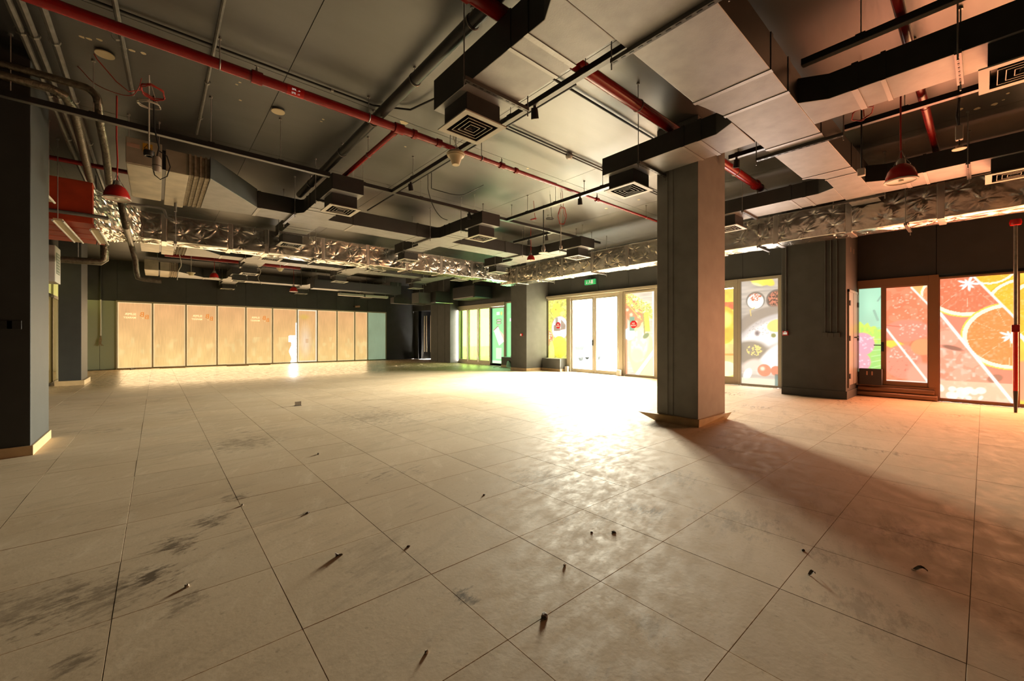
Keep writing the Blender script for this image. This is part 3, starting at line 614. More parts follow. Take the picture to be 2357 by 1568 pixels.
def art_orange(w=.90, h=2.27, seed=0):
    a = Art(w, h, (255, 205, 80)); a.citrus(.35, 1.6, .6, (255, 196, 60), rind=(255, 190, 40), seed=4); a.citrus(.9, .5, .55, (253, 160, 80), seed=6); a.ell(.1, .4, .4, .35, (252, 160, 120), 0, .05); a.line(0, 1.2, .9, -.3, .05, (255, 253, 240)); return a.mottle(.15, .15, .05, seed)
def art_promo(w, h, wide):
    a = Art(w, h, (134, 222, 150)); a.poly([(0, h * .55), (w, h * .75), (w, h * .8), (0, h * .6)], (150, 232, 165), .6); a.poly([(0, h * .8), (w, h), (w, h * 1.05), (0, h * .85)], (150, 232, 165), .6)
    W = (250, 255, 245)
    if wide:
        for y in (.90, .865): a.rect(w * .35, w * .95, h * (y - .012), h * (y + .014), W)
        a.rect(w * .12, w, h * .70, h * .75, W); a.rect(w * .45, w * .8, h * .61, h * .65, (215, 235, 130)); a.ell(w * .55, h * .46, w * .32, h * .10, (215, 240, 140)); a.ell(w * .55, h * .46, w * .15, h * .06, (140, 224, 155)); a.rect(w * .2, w, h * .33, h * .37, (205, 240, 150)); a.rect(w * .3, w, h * .255, h * .295, W); a.rect(w * .2, w, h * .19, h * .23, W)
        a.rect(w * .15, w, h * .06, h * .14, (130, 120, 85)); a.rect(w * .3, w, h * .08, h * .11, W); a.rect(w * .15, w, 0, h * .04, (130, 120, 85))
    else:
        a.rect(w * .35, w * .6, h * .875, h * .9, W); a.rect(w * .35, w * .6, h * .905, h * .93, W); a.ell(w * .74, h * .9, w * .08, h * .035, (215, 220, 120))
        for y in (.78, .73): a.rect(w * .35, w * .72, h * (y - .018), h * (y + .02), (120, 115, 75)); a.rect(w * .4, w * .68, h * (y - .008), h * (y + .008), W)
        a.poly([(w * .12, h * .60), (w * .45, h * .68), (w * .95, h * .40), (w * .55, h * .32)], (252, 253, 250)); a.line(w * .12, h * .60, w * .48, h * .675, .04, (150, 110, 80)); a.poly([(w * .5, h * .62), (w * .98, h * .50), (w * .98, h * .36), (w * .9, h * .42)], (250, 205, 180)); a.rect(w * .3, w * .75, h * .08, h * .28, (235, 255, 225), .7); a.rect(0, w, 0, h * .05, (235, 255, 225), .8)
    return a

# ------------------------------------------------------------------ shop front windows and doors
WN = [0]
def window(label, y0, y1, z0, z1):
    WN[0] += 1; return thing('window_%d' % WN[0], (FX, (y0 + y1) / 2, z0), label, kind='structure')
DN = [0]
def door(label, y0, y1):
    DN[0] += 1; return thing('door_%d' % DN[0], (FX, (y0 + y1) / 2, 0), label, kind='structure')
def pane(parent, y0, y1, z0, z1, m=None): return MB().box(FX + 0.015, FX + 0.021, y0, y1, z0, z1).build('pane', m or M_GLASS, parent)
def film_window(label, y0, y1, z0, z1, art, w=0.05, m=None, gain=1.0, bot=None):
    t = window(label, y0, y1, z0, z1); frame_y(t, y0 + w, y1 - w, 0.0, z1 + w, w, 0.1, m, bot=z0)
    film(t, art, y0, z0, gain=gain); pane(t, y0, y1, z0, z1); return t
G = 1.0
wa = film_window('window film of yellow vegetables left of the glass doors', 10.98, 9.98, 0.46, 2.64, art_veg(1.0, 2.18), 0.06, gain=G)
wb = film_window('window film of meat and tomatoes right of the glass doors', 7.52, 6.50, 0.06, 2.62, art_meat(1.02, 2.56), 0.06, gain=G)
# header over the entrance
tr = thing('trim_1', (FX, 8.6, 2.7), 'pale metal header over the entrance doors', kind='structure')
MB().box(FX - 0.16, FX + 0.02, 6.28, 11.28 - 0.36, 2.70, 2.79).build('header_rail', M_ALU, tr, bevel=0.006); MB().box(FX - 0.08, FX + 0.05, 7.58, 9.92, 2.625, 2.70).build('header_track', M_ALU, tr, bevel=0.004)
MB().box(FX - 0.12, FX + 0.05, 6.24, 6.44, 0.0, 2.72).build('mullion', M_ALU, tr, bevel=0.006); MB().box(FX - 0.09, FX + 0.05, 9.78, 9.92, 0.0, 2.66).build('mullion', M_ALU, tr, bevel=0.006); MB().box(FX - 0.09, FX + 0.05, 7.58, 7.74, 0.0, 2.66).build('mullion', M_ALU, tr, bevel=0.006)
def leaf(label, y0, y1, z0=0.02, z1=2.64, hinge=None, m=None, handle=None, w=0.085, bot=0.11, glass=None):
    t = door(label, y0, y1); frame_y(t, y0, y1, 0.0, z1, w, 0.09, m, 'door_rail', bot=bot + z0)
    pane(t, y0 - w, y1 + w, z0 + bot, z1 - w, glass)
    if handle is not None:
        h = MB().box(FX - 0.075, FX - 0.05, handle - 0.025, handle + 0.025, 0.95, 1.15).tube([(FX - 0.07, handle, 1.08), (FX - 0.12, handle, 1.08), (FX - 0.12, handle + 0.14, 1.08)], 0.011, 8); h.build('handle', M_BLACK, t)
    return t
dA = leaf('left clear glass entrance door leaf with lever handle', 9.77, 8.74, handle=8.79)
dB = leaf('right clear glass entrance door leaf', 8.73, 7.74)
for y in (9.86, 7.66):
    st = tag(MB().box(FX - 0.22, FX - 0.11, y - 0.07, y + 0.07, 0, 0.19).build('door_stop', M_WHITE, bevel=0.01), 'small white floor box beside the %s door jamb' % ('left' if y > 9 else 'right'), 'floor box')
# bay two: doors with films behind the column, then the fish window
def film_door(label, y0, y1, z0, z1, art, m=None, handle=None, w=0.10, fb=0.10, gain=1.0):
    t = door(label, y0, y1); frame_y(t, y0, y1, 0.0, z1, w, 0.09, m, 'door_rail', bot=fb + z0); film(t, art, y0 - w, z0 + fb, gain=gain); pane(t, y0 - w, y1 + w, z0 + fb, z1 - w)
    if handle is not None:
        MB().box(FX - 0.07, FX - 0.05, handle - 0.02, handle + 0.02, 0.93, 1.12).tube([(FX - 0.07, handle, 1.06), (FX - 0.11, handle, 1.06), (FX - 0.11, handle + 0.13, 1.06)], 0.010, 8).build('handle', M_BLACK, t)
    return t
film_door('orange jar film door left of the middle column', 6.20, 5.20, 0.08, 2.62, art_jars(.80, 2.32), w=0.10, fb=0.12)
film_door('yellow honey film door right of the middle column', 5.18, 4.16, 0.06, 2.62, art_honey(.82, 2.30), w=0.10, fb=0.14)
film_window('window film of silver fish and spice bowls', 4.08, 3.25, 0.05, 2.65, art_fish(.83, 2.60), 0.07)
# bay three, bronze frames
film_door('narrow green radish film door beside the cupboard pier', 1.80, 1.345, 0.28, 2.30, art_radish(.355, 1.77), M_ALUD, 1.37, w=0.05, fb=0.2)
film_door('strawberry film door with white diagonal stripes', 1.355, 0.68, 0.20, 2.27, art_straw(.595, 1.90), M_ALUD, None, w=0.04, fb=0.13)
tr = thing('trim_5', (FX, 5.2, 2.65), 'pale head rail over the jar and honey film doors', kind='structure'); MB().box(FX - 0.07, FX + 0.05, 4.15, 6.24, 2.61, 2.72).build('header_rail', M_ALU, tr, bevel=0.005); MB().box(FX - 0.05, FX + 0.05, 6.18, 6.25, 0, 2.7).build('mullion', M_ALU, tr); MB().box(FX - 0.05, FX + 0.05, 4.12, 4.18, 0, 2.7).build('mullion', M_ALU, tr); MB().box(FX - 0.05, FX + 0.05, 3.14, 3.2, 0, 2.72).build('mullion', M_ALU, tr)
tr = thing('trim_2', (FX, 0.6, 0), 'bronze jamb and threshold of the strawberry door', kind='structure')
MB().box(FX - 0.09, FX + 0.05, 0.565, 0.70, 0.0, 2.42).build('jamb', M_ALUD, tr, bevel=0.005); MB().box(FX - 0.08, FX + 0.05, 0.66, 1.77, 2.25, 2.42).build('head', M_ALUD, tr, bevel=0.005)
MB().tube([(FX - 0.10, 0.62, 0.15), (FX - 0.10, 1.75, 0.15)], 0.06, 14).build('threshold_roll', M_ALUD, tr, True); MB().tube([(FX - 0.17, 0.58, 0.05), (FX - 0.17, 1.75, 0.05)], 0.05, 14).build('threshold_roll', M_ALUD, tr, True); MB().box(FX - 0.1, FX, 0.6, 1.75, 0, 0.24).build('threshold', M_ALUD, tr)
film_window('large window film of pink grapefruit slices and berries', 0.55, -0.35, 0.06, 2.33, art_citrus(.90, 2.27), 0.035, M_ALUD)
film_window('window film of orange slices at the right edge', -0.41, -1.31, 0.06, 2.33, art_orange(.90, 2.27), 0.035, M_ALUD)
film_window('second window film of orange slices beyond the right edge', -1.37, -2.27, 0.06, 2.33, art_orange(.90, 2.27, 4), 0.035, M_ALUD)
film_window('third window film of orange slices beyond the right edge', -2.33, -3.23, 0.06, 2.33, art_orange(.90, 2.27, 9), 0.035, M_ALUD)
# green bay at the far end
leaf('far green tinted glass door leaf next to the green pier', 17.05, 16.28, 0.08, 2.62, w=0.06, m=M_ALU, glass=M_GLASSG)
leaf('middle green tinted glass door leaf at the far end', 16.26, 15.44, 0.08, 2.62, w=0.06, m=M_ALU, glass=M_GLASSG)
leaf('near green tinted glass door leaf at the far end', 15.42, 14.52, 0.08, 2.62, w=0.06, m=M_ALU, glass=M_GLASSG)
film_window('narrow green promotion film with a hand holding a phone', 14.42, 13.55, 0.10, 2.53, art_promo(.87, 2.43, False), 0.06)
film_window('wide green promotion film with white lettering', 13.40, 11.9, 0.10, 2.70, art_promo(1.5, 2.6, True), 0.06)
tr = thing('trim_3', (FX, 15.5, 2.6), 'pale head rail over the green glazed bay', kind='structure')
MB().box(FX - 0.1, FX + 0.03, 13.46, 17.1, 2.60, 2.77).build('header_rail', M_ALU, tr, bevel=0.006)
for y in (14.47, 13.47): MB().box(FX - 0.06, FX + 0.05, y - 0.05, y + 0.05, 0, 2.62).build('mullion', M_ALU, tr)
MB().box(FX - 0.06, FX + 0.05, 12.2, 17.1, 0, 0.1).build('threshold', M_ALU, tr)
# dark service opening past the green pier
tr = thing('trim_4', (FX, 20.2, 0), 'dark service recess with pale pipes past the green pier', kind='structure')
MB().box(FX + 0.9, FX + 1.0, 19.0, 21.6, 0, 2.8).box(FX + .02, FX + 1.0, 19.25, 19.3, 0, 2.8).box(FX + .02, FX + 1.0, 21.3, 21.35, 0, 2.8).box(FX + .02, FX + 1.0, 19.25, 21.35, 2.76, 2.82).build('recess_lining', M_BLACK, tr)
for k, y in enumerate((20.45, 20.2, 19.75, 19.55)): MB().tube([(FX - 0.05, y, 0.45), (FX - 0.05, y, 2.45)], 0.035, 8).build('service_pipe', M_STEEL, tr, True)

# no-entry discs
def no_entry(px, py, r, label):
    c = at(px, py, 'x', FX - 0.02); t = thing('no_entry_sign', (FX - 0.02, c.y, c.z), label, 'sign', 'no entry signs on the window films')
    MB().prism3([(FX - 0.012, c.y + r * math.cos(a), c.z + r * math.sin(a)) for a in [math.pi / 8 + k * math.pi / 4 for k in range(8)]], (-0.008, 0, 0)).build('octagon', M_NOENT, t)
    text_mesh('lettering', 'NO', r * .55, M_SIGNW, t, (FX - 0.022, c.y, c.z + r * .08), (0, -1, 0), (0, 0, 1), bold=0.002); text_mesh('lettering', 'ENTRY', r * .52, M_SIGNW, t, (FX - 0.022, c.y, c.z - r * .45), (0, -1, 0), (0, 0, 1), bold=0.002)
no_entry(1284.5, 749, 0.125, 'red no entry octagon on the yellow vegetable film'); no_entry(1458, 747, 0.125, 'red no entry octagon on the meat and tomato film')

# exit sign
t = thing('exit_sign', (FX - 0.1, 8.84, 3.13), 'green emergency exit sign with arrow above the entrance doors', 'sign')
MB().box(FX - 0.16, FX - 0.10, 8.61, 9.07, 3.04, 3.22).build('housing', M_SIGNG, t, bevel=0.012)
MB().box(FX - 0.165, FX - 0.16, 8.955, 8.975, 3.09, 3.18).prism3([(FX - 0.165, 9.005, 3.11), (FX - 0.165, 8.925, 3.11), (FX - 0.165, 8.965, 3.065)], (0.004, 0, 0)).build('arrow', M_SIGNW, t)
MB().box(FX - 0.165, FX - 0.16, 8.70, 8.78, 3.065, 3.195).build('door_symbol', M_SIGNW, t)
MB().lathe([(0, -0.003), (0.016, -0.003), (0.016, 0.002), (0, 0.002)], (FX - 0.164, 8.845, 3.18), 10, 'x').box(FX - 0.166, FX - 0.161, 8.825, 8.86, 3.11, 3.165).box(FX - 0.166, FX - 0.161, 8.86, 8.885, 3.065, 3.115).box(FX - 0.166, FX - 0.161, 8.80, 8.825, 3.075, 3.12).build('running_figure', M_SIGNW, t)
MB().tube([(FX - 0.13, 8.84, 3.22), (FX - 0.13, 8.84, 3.3), (FX, 8.84, 3.3)], 0.008, 6).build('bracket', M_STEEL, t)

# low dark kerb boxes in front of the films
def kerb(x0, y0, y1, h, label):
    t = thing('kerb_box', (x0, (y0 + y1) / 2, 0), label, 'low box', 'low dark boxes under the window films')
    MB().box(x0, FX - 0.06, y0, y1, 0.09, h).build('body', M_WALL, t, bevel=0.005); MB().box(x0 - 0.015, FX - 0.06, y0 - 0.015, y1 + 0.0, 0, 0.09).build('skirting', M_SKIRT, t)
kerb(10.95, 9.98, 10.89, 0.46, 'low dark box under the yellow vegetable film'); kerb(10.95, 11.84, 13.3, 0.42, 'low dark box under the wide green promotion film')
t = thing('kerb_box', (FX - 0.2, 1.55, 0), 'low dark box under the narrow radish film', 'low box', 'low dark boxes under the window films'); MB().box(FX - 0.22, FX - 0.07, 1.36, 1.72, 0.24, 0.57).build('body', M_WALL, t, bevel=0.005); MB().box(FX - 0.228, FX - 0.22, 1.5, 1.52, 0.44, 0.52).box(FX - 0.228, FX - 0.22, 1.58, 1.6, 0.44, 0.52).build('tape_mark', M_LABEL, t)

# ------------------------------------------------------------------ far wall: row of backlit panels
XS = [-1.125, -0.09, 0.96, 2.02, 3.08, 4.14, 5.19, 6.11, 7.06, 7.97, 8.66, 9.70]
names = ['first lit orange panel from the left with a mirrored logo', 'second lit orange panel from the left without logo', 'third lit orange panel from the left with a mirrored logo', 'fourth lit orange panel from the left with faint script', 'fifth lit orange panel from the left with a mirrored logo', 'sixth lit orange panel whose torn corner glares white', 'seventh lit orange panel with pale edges beside the glare', 'eighth lit orange panel from the left', 'ninth lit orange panel from the left', 'tenth and narrowest lit orange panel', 'pale green panel at the right end of the lit row']
M_LOGO = mat('logo_orange', (0.5, 0.2, 0.03), 0.6, emit=lin((186, 108, 40)), estr=1.0); M_LOGOP = mat('logo_pale', (0.6, 0.4, 0.2), 0.6, emit=lin((250, 208, 155)), estr=1.0)
for k in range(11):
    x0, x1 = XS[k], XS[k + 1] - 0.05; z0, z1 = 0.05, 2.60
    WN[0] += 1; t = thing('window_%d' % WN[0], ((x0 + x1) / 2, YF, 0), names[k], kind='structure')
    a = Art(x1 - x0, z1 - z0, (240, 186, 128), 0.02); g = np.clip(a.Y / 2.55, 0, 1)[..., None]
    a.C = np.array((253, 214, 140)) * (1 - g) + np.array((236, 178, 122)) * g; n = a.noise(.16, .22, k); a.mix((a.Y < 1.2) * np.clip((n - .55) * 4, 0, 1) * .5, (255, 232, 165)); a.mottle(.3, .5, .04, k)
    e = np.minimum(np.minimum(a.X, x1 - x0 - a.X), np.minimum(a.Y, z1 - z0 - a.Y)); a.mix((e < .025) * .7, (255, 226, 170)); boost = np.ones_like(a.X)
    if k == 6: a.mix((e < .05) * 1.0, (255, 244, 214)); a.ell(.3, 2.2, .18, .10, (232, 190, 95), 0, .15); a.ell(.35, 1.0, .2, .6, (252, 224, 190), 0, .3); a.rect(.36, .48, .92, 1.12, (220, 172, 125), .6)
    if k == 5:
        tear = ((a.X > .74 + .10 * np.sin(a.Y * 9) * .5) & (a.Y < 1.28)) | ((a.X > .66) & (a.Y > .98) & (a.Y < 1.26)) | (a.X > .97) & (a.Y < 1.9)
        a.mix(tear * 1.0, (255, 255, 250)); boost = np.where(tear, 14.0, 1.0)
    if k == 10: a.C[:] = (148, 172, 140); a.mottle(.5, .4, .04)
    f = film(t, a, x0, z0, x=YF, name='woven_blind', m=M_BLIND, plane='y', boost=boost * (0.65 if k != 10 else 0.55))
    w = 0.05
    for xa_, xb_, za_, zb_ in ((x0 - w, x0, 0, 2.66), (x0, x1, z1, 2.66), (x0, x1, 0, z0)):
        MB().box(xa_, xb_, YF - 0.05, YF + 0.05, za_, zb_).build('frame_bar', M_ALU, t, bevel=0.004)
    if k == 10: MB().box(x1, x1 + w, YF - 0.05, YF + 0.05, 0, 2.66).build('frame_bar', M_ALU, t)
    if k in (0, 2, 4):
        ox = x0 + 0.60; zz = 2.06
        text_mesh('logo', 'B', .26, M_LOGO, t, (ox + .10, YF - 0.012, zz), (1, 0, 0), (0, 0, 1), True); text_mesh('logo', 'B', .24, M_LOGO, t, (ox + .24, YF - 0.012, zz - .09), (1, 0, 0), (0, 0, 1), True)
        text_mesh('lettering', 'SUPER', .115, M_LOGOP, t, (ox - .24, YF - 0.012, zz + .05), (1, 0, 0), (0, 0, 1), True, bold=.002); text_mesh('lettering', 'MARKET', .095, M_LOGOP, t, (ox - .26, YF - 0.012, zz - .08), (1, 0, 0), (0, 0, 1), True, bold=.002); text_mesh('lettering', 'Z', .06, M_LOGOP, t, (ox + .12, YF - 0.012, zz - .09), (1, 0, 0), (0, 0, 1), True)
# backing so that no daylight leaks round the blinds
MB().box(-1.3, 9.9, YF + 0.06, YF + 0.08, 0, 2.68).build('wall_lining', M_BLACK, wf)

# glazed partition on the left
t = thing('window_%d' % (WN[0] + 1), (-2.07, 17, 0), 'yellow glazed partition behind the slim column', kind='structure'); WN[0] += 1
M_PARU = mat('yellow_lit_glass', (0.5, 0.48, 0.2), 0.3, emit=lin((190, 178, 96)), estr=0.75); M_PARL = mat('bronze_glass', (0.16, 0.12, 0.05), 0.12, emit=lin((112, 92, 48)), estr=0.55)
ys = [13.15, 14.05, 15.05, 16.05, 17.05, 18.05, 19.05, 20.05, 21.0, 21.9]
for a, b in zip(ys[:-1], ys[1:]):
    MB().box(-2.10, -2.085, a + .03, b - .03, .06, 2.27).build('pane', M_PARL, t); MB().box(-2.10, -2.085, a + .03, b - .03, 2.35, 3.1).build('pane', M_PARU, t)
    MB().box(-2.12, -2.05, b - .03, b + .03, 0, 3.15).build('frame_bar', M_ALU, t)
MB().box(-2.12, -2.05, 13.15, 21.9, 2.27, 2.35).build('frame_bar', M_ALU, t); MB().box(-2.12, -2.05, 13.15, 21.9, 0, .06).build('frame_bar', M_ALU, t); MB().box(-2.12, -2.05, 13.15, 21.9, 3.1, 3.16).build('frame_bar', M_ALU, t)
tag(MB().box(-2.22, -2.07, 13.1, 21.95, 3.16, ZC).build('wall_partition', M_WALL), 'dark wall above the yellow glazed partition', kind='structure')
tag(MB().box(-2.35, -2.3, 13.1, 21.95, 0, 3.2).build('wall_partition_lining', M_BLACK), 'dark lining behind the yellow glazed partition', kind='structure')

# ------------------------------------------------------------------ ducts
ZB = 3.55
def seam_x(parent, x, y0, y1, z0, z1, w=0.05, t=0.006):
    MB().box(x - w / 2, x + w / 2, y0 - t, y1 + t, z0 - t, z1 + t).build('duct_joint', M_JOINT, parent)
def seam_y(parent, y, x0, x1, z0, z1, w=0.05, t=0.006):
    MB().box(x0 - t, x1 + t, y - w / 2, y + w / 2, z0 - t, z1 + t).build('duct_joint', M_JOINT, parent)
def strut(parent, a, b, slots=True):
    """slotted support channel with drop rods, under a duct"""
    a = Vector(a); b = Vector(b); s = MB().bar(a, b, 0.042, 0.035).build('support_channel', M_TRACK, parent)
    if slots:
        d = (b - a); n = int(d.length / 0.075); sl = MB()
        for i in range(n):
            p = a + d * ((i + .5) / n) - Vector((0, 0, .0185)); q = d.normalized() * 0.02; sl.bar(p - q, p + q, 0.012, 0.004)
        if a.length < 4.6:
            for i in range(n):
                p = a + d * ((i + .5) / n) - Vector((0, 0, .0185)); q = d.normalized() * 0.02; MB().bar(p - q, p + q, 0.012, 0.004).build('slot', M_BLACK, s)
        else: tag(sl.build('channel_slots', M_BLACK, s), kind='stuff')
    for p in (a, b): rod(parent, p.x, p.y, p.z - 0.07)
def branch(parent, x0, x1, ym, ye, h, shoe=0.14):
    """side duct from the main duct's flank at ym to ye, with a flared shoe at the main duct"""
    s = 1 if ye > ym else -1
    poly = [(x0 - shoe, ym), (x0, ym + s * shoe * 1.6), (x0, ye), (x1, ye), (x1, ym)]
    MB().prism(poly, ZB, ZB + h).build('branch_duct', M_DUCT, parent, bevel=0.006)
    seam_y(parent, ym + s * 0.42, x0, x1, ZB, ZB + h); seam_y(parent, ym + s * 0.62, x0, x1, ZB, ZB + h, 0.035)
ZD = 3.335
# --- main duct over the viewer
d1 = thing('supply_duct', (3.5, 1.55, ZB), 'grey rectangular main duct crossing overhead with side branches', 'duct')
Y0 = 1.22
for poly in ([(-2.5, Y0), (1.62, Y0), (1.62, 1.9), (-2.5, 1.9)], [(1.62, Y0), (4.07, Y0), (4.07, 1.90), (1.62, 1.90)], [(4.07, Y0), (4.55, Y0), (4.55, 1.80), (4.07, 1.9)], [(4.55, Y0), (5.75, Y0), (5.75, 1.78), (4.55, 1.80)], [(5.75, Y0), (7.2, 1.19), (7.2, 1.75), (5.75, 1.78)], [(7.2, 1.19), (7.45, 1.18), (7.45, 1.54), (7.2, 1.75)], [(7.45, 1.18), (9.36, 1.15), (9.36, 1.54), (7.45, 1.54)]):
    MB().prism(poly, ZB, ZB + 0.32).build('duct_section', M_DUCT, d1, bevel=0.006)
for x, y1 in ((1.62, 1.9), (4.07, 1.9), (4.55, 1.8), (5.75, 1.78), (7.2, 1.75), (7.5, 1.54)): seam_x(d1, x, Y0 - (0.03 if x > 7 else 0), y1, ZB, ZB + 0.32)
branch(d1, 2.16, 2.72, 1.90, 3.72, 0.31)
branch(d1, 4.87, 5.43, 1.80, 3.62, 0.25)
branch(d1, 8.13, 8.78, 1.54, 3.58, 0.25)
branch(d1, 4.98, 5.46, 1.22, -0.50, 0.25)
branch(d1, 8.20, 8.86, 1.17, -0.52, 0.25)
strut(d1, (2.90, 1.12, ZB - .02), (2.90, 2.06, ZB - .02)); strut(d1, (5.92, 1.05, ZB - .02), (5.92, 1.95, ZB - .02)); strut(d1, (8.9, 1.05, ZB - .02), (8.9, 1.72, ZB - .02))
strut(d1, (2.08, 3.05, ZB - .02), (2.86, 3.05, ZB - .02)); strut(d1, (4.82, 3.0, ZB - .02), (5.52, 3.0, ZB - .02)); strut(d1, (8.1, 2.9, ZB - .02), (8.85, 2.9, ZB - .02)); strut(d1, (4.92, 0.14, ZB - .02), (5.54, 0.14, ZB - .02)); strut(d1, (8.14, 0.14, ZB - .02), (8.92, 0.14, ZB - .02))
# --- three fan-coil duct runs further in
def run(dy, label, dup_from=None):
    d = thing('supply_duct', (4.8, 8.85 + dy, ZB), label, 'duct', 'fan coil duct runs')
    o = dy
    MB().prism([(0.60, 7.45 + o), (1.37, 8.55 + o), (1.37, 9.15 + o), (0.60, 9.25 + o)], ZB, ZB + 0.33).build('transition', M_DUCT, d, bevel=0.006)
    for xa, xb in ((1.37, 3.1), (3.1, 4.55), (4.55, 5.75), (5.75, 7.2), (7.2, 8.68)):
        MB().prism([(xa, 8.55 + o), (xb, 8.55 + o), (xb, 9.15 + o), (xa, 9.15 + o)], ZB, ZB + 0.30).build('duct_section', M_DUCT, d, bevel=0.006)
    for x in (1.40, 3.1, 4.55, 5.75, 7.2): seam_x(d, x, 8.55 + o, 9.15 + o, ZB, ZB + 0.30)
    for x0, x1, cx in ((2.08, 2.58, 2.33), (5.0, 5.47, 5.25), (8.12, 8.67, 8.42)):
        branch(d, x0, x1, 8.55 + o, 6.69 + o, 0.25); branch(d, x0, x1, 9.15 + o, min(10.74 + o, 21.8), 0.25)
        strut(d, (x0 - .06, 7.36 + o, ZB - .02), (x1 + .06, 7.36 + o, ZB - .02)); strut(d, (x0 - .06, 10.1 + o, ZB - .02), (x1 + .06, 10.1 + o, ZB - .02))
    for x in (1.95, 4.8, 7.7): strut(d, (x, 8.42 + o, ZB - .02), (x, 9.3 + o, ZB - .02))
    return d
run(0.0, 'dark rectangular duct run between the two lamps, nearest of three'); run(5.6, 'middle of three dark duct runs, partly behind the foil duct'); run(11.2, 'farthest duct run close to the lit orange panels')
def fcu(dy, label, near):
    o = dy; t = thing('fan_coil_unit', (-0.1, 8.4 + o, ZB), label, 'fan unit', 'ceiling fan coil units')
    MB().box(-0.31, 0.06, 7.5 + o, 9.25 + o, ZB + 0.004, 3.90).build('casing', M_FCU, t, bevel=0.006); MB().box(-0.30, 0.05, 7.52 + o, 9.23 + o, ZB - 0.004, ZB + 0.004).build('drain_tray_plate', M_FCU, t)
    MB().box(0.10, 0.355, 7.52 + o, 9.45 + o, ZB, 3.86).build('plenum_box', M_FCU, t, bevel=0.006); MB().box(0.06, 0.10, 7.55 + o, 9.2 + o, ZB + .02, 3.84).build('gap_strip', M_BLACK, t)
    n = 8; vs = []; cv = MB()
    for i in range(n): cv.box(0.355 + i * .031, 0.355 + (i + 1) * .031 - .004, 7.50 + o + .02 * (i % 2), 9.30 + o - .02 * (i % 2), ZB + .012 * (i % 2), 3.86 - .012 * (i % 2))
    cv.build('canvas_connector', M_CANV, t)
    for x, y in ((-0.28, 7.55), (0.03, 7.55), (-0.28, 9.2), (0.03, 9.2)): rod(t, x, y + o, 3.9)
    if near:
        MB().box(-0.30, -0.17, 7.494 + o, 7.5 + o, 3.77, 3.82).build('name_plate', M_LABEL, t)
        w = MB().box(-0.14, -0.04, 7.493 + o, 7.499 + o, 3.74, 3.86).build('warning_label', M_YELL, t)
        MB().prism3([(-0.13, 7.492 + o, 3.79), (-0.05, 7.492 + o, 3.79), (-0.09, 7.492 + o, 3.855)], (0, .002, 0)).build('triangle_edge', M_BLACK, w); MB().prism3([(-0.118, 7.490 + o, 3.796), (-0.062, 7.490 + o, 3.796), (-0.09, 7.490 + o, 3.842)], (0, .002, 0)).build('triangle_face', M_YELL, w)
        MB().prism3([(-.086, 7.489 + o, 3.832), (-.099, 7.489 + o, 3.815), (-.091, 7.489 + o, 3.814), (-.096, 7.489 + o, 3.799), (-.081, 7.489 + o, 3.819), (-.089, 7.489 + o, 3.82)], (0, .0015, 0)).build('bolt_symbol', M_BLACK, w)
        for z in (3.78, 3.766, 3.752): MB().box(-.13, -.05, 7.4915 + o, 7.4935 + o, z - .004, z + .004).build('print_line', M_BLACK, w)
        MB().tube([(0.25, 9.2 + o, 3.55), (0.25, 9.2 + o, 3.40)], .02, 8).build('drain_stub', M_COND, t, True)
fcu(0, 'metal fan coil unit with a yellow warning label, nearest of three', True); fcu(5.6, 'fan coil unit just below the left end of the foil duct', False); fcu(11.2, 'fan coil unit farthest back near the lit panels', False)

# --- diffusers
def make_diffuser(s=0.25):
    t = thing('air_diffuser', (0, 0, 0), 'x', 'air vent', 'square ceiling air diffusers')
    f = MB(); o, i_ = s, s * .78
    for a, b, c, d in ((-o, o, -o, -i_), (-o, o, i_, o), (-o, -i_, -i_, i_), (i_, o, -i_, i_)): f.box(a, b, c, d, 0, .012)
    f.build('frame', M_DIFF, t); q_ = .20; MB().box(-q_, q_, -q_, q_, .091, ZB - ZD - .002).box(-q_, -q_ + .004, -q_, q_, .012, .091).box(q_ - .004, q_, -q_, q_, .012, .091).box(-q_, q_, -q_, -q_ + .004, .012, .091).box(-q_, q_, q_ - .004, q_, .012, .091).build('neck', M_DSIDE, t)
    MB().box(-i_, i_, -i_, i_, .075, .08).build('back_plate', M_BLACK, t)
    for k, a in enumerate((.78, .60, .42, .24)):
        a *= s; b = a - .010; l = MB(); P = [(-a, -a), (a, -a), (a, a), (-a, a)]; Q = [(-b, -b), (b, -b), (b, b), (-b, b)]
        l.add([(x, y, .004) for x, y in P] + [(x, y, .05) for x, y in Q], [(i, (i + 1) % 4, 4 + (i + 1) % 4, 4 + i) for i in range(4)])
        lo = l.build('louvre', M_LOUV, t); e = MB(); w = .005
        for x0, x1, y0, y1 in ((-a, a, -a, -a + w), (-a, a, a - w, a), (-a, -a + w, -a, a), (a - w, a, -a, a)): e.box(x0, x1, y0, y1, .0, .004)
        e.build('lip', M_DIFF, lo)
    c = s * .13; MB().add([(-c, -c, .004), (c, -c, .004), (c, c, .004), (-c, c, .004), (0, 0, .05)], [(0, 1, 4), (1, 2, 4), (2, 3, 4), (3, 0, 4)]).build('core', M_LOUV, t)
    return t
DIFFS = [((2.43, 3.42), 'large square air diffuser nearest the viewer, above the cream cone speaker'), ((5.165, 3.37), 'square air diffuser just left of the middle column top'), ((8.45, 3.28), 'square air diffuser just right of the middle column'), ((5.21, -0.22), 'square air diffuser cut by the right edge, upper one'), ((8.46, -0.26), 'square air diffuser cut by the right edge, lower one')]
ordx = {2.33: 'left', 5.25: 'middle', 8.42: 'right'}
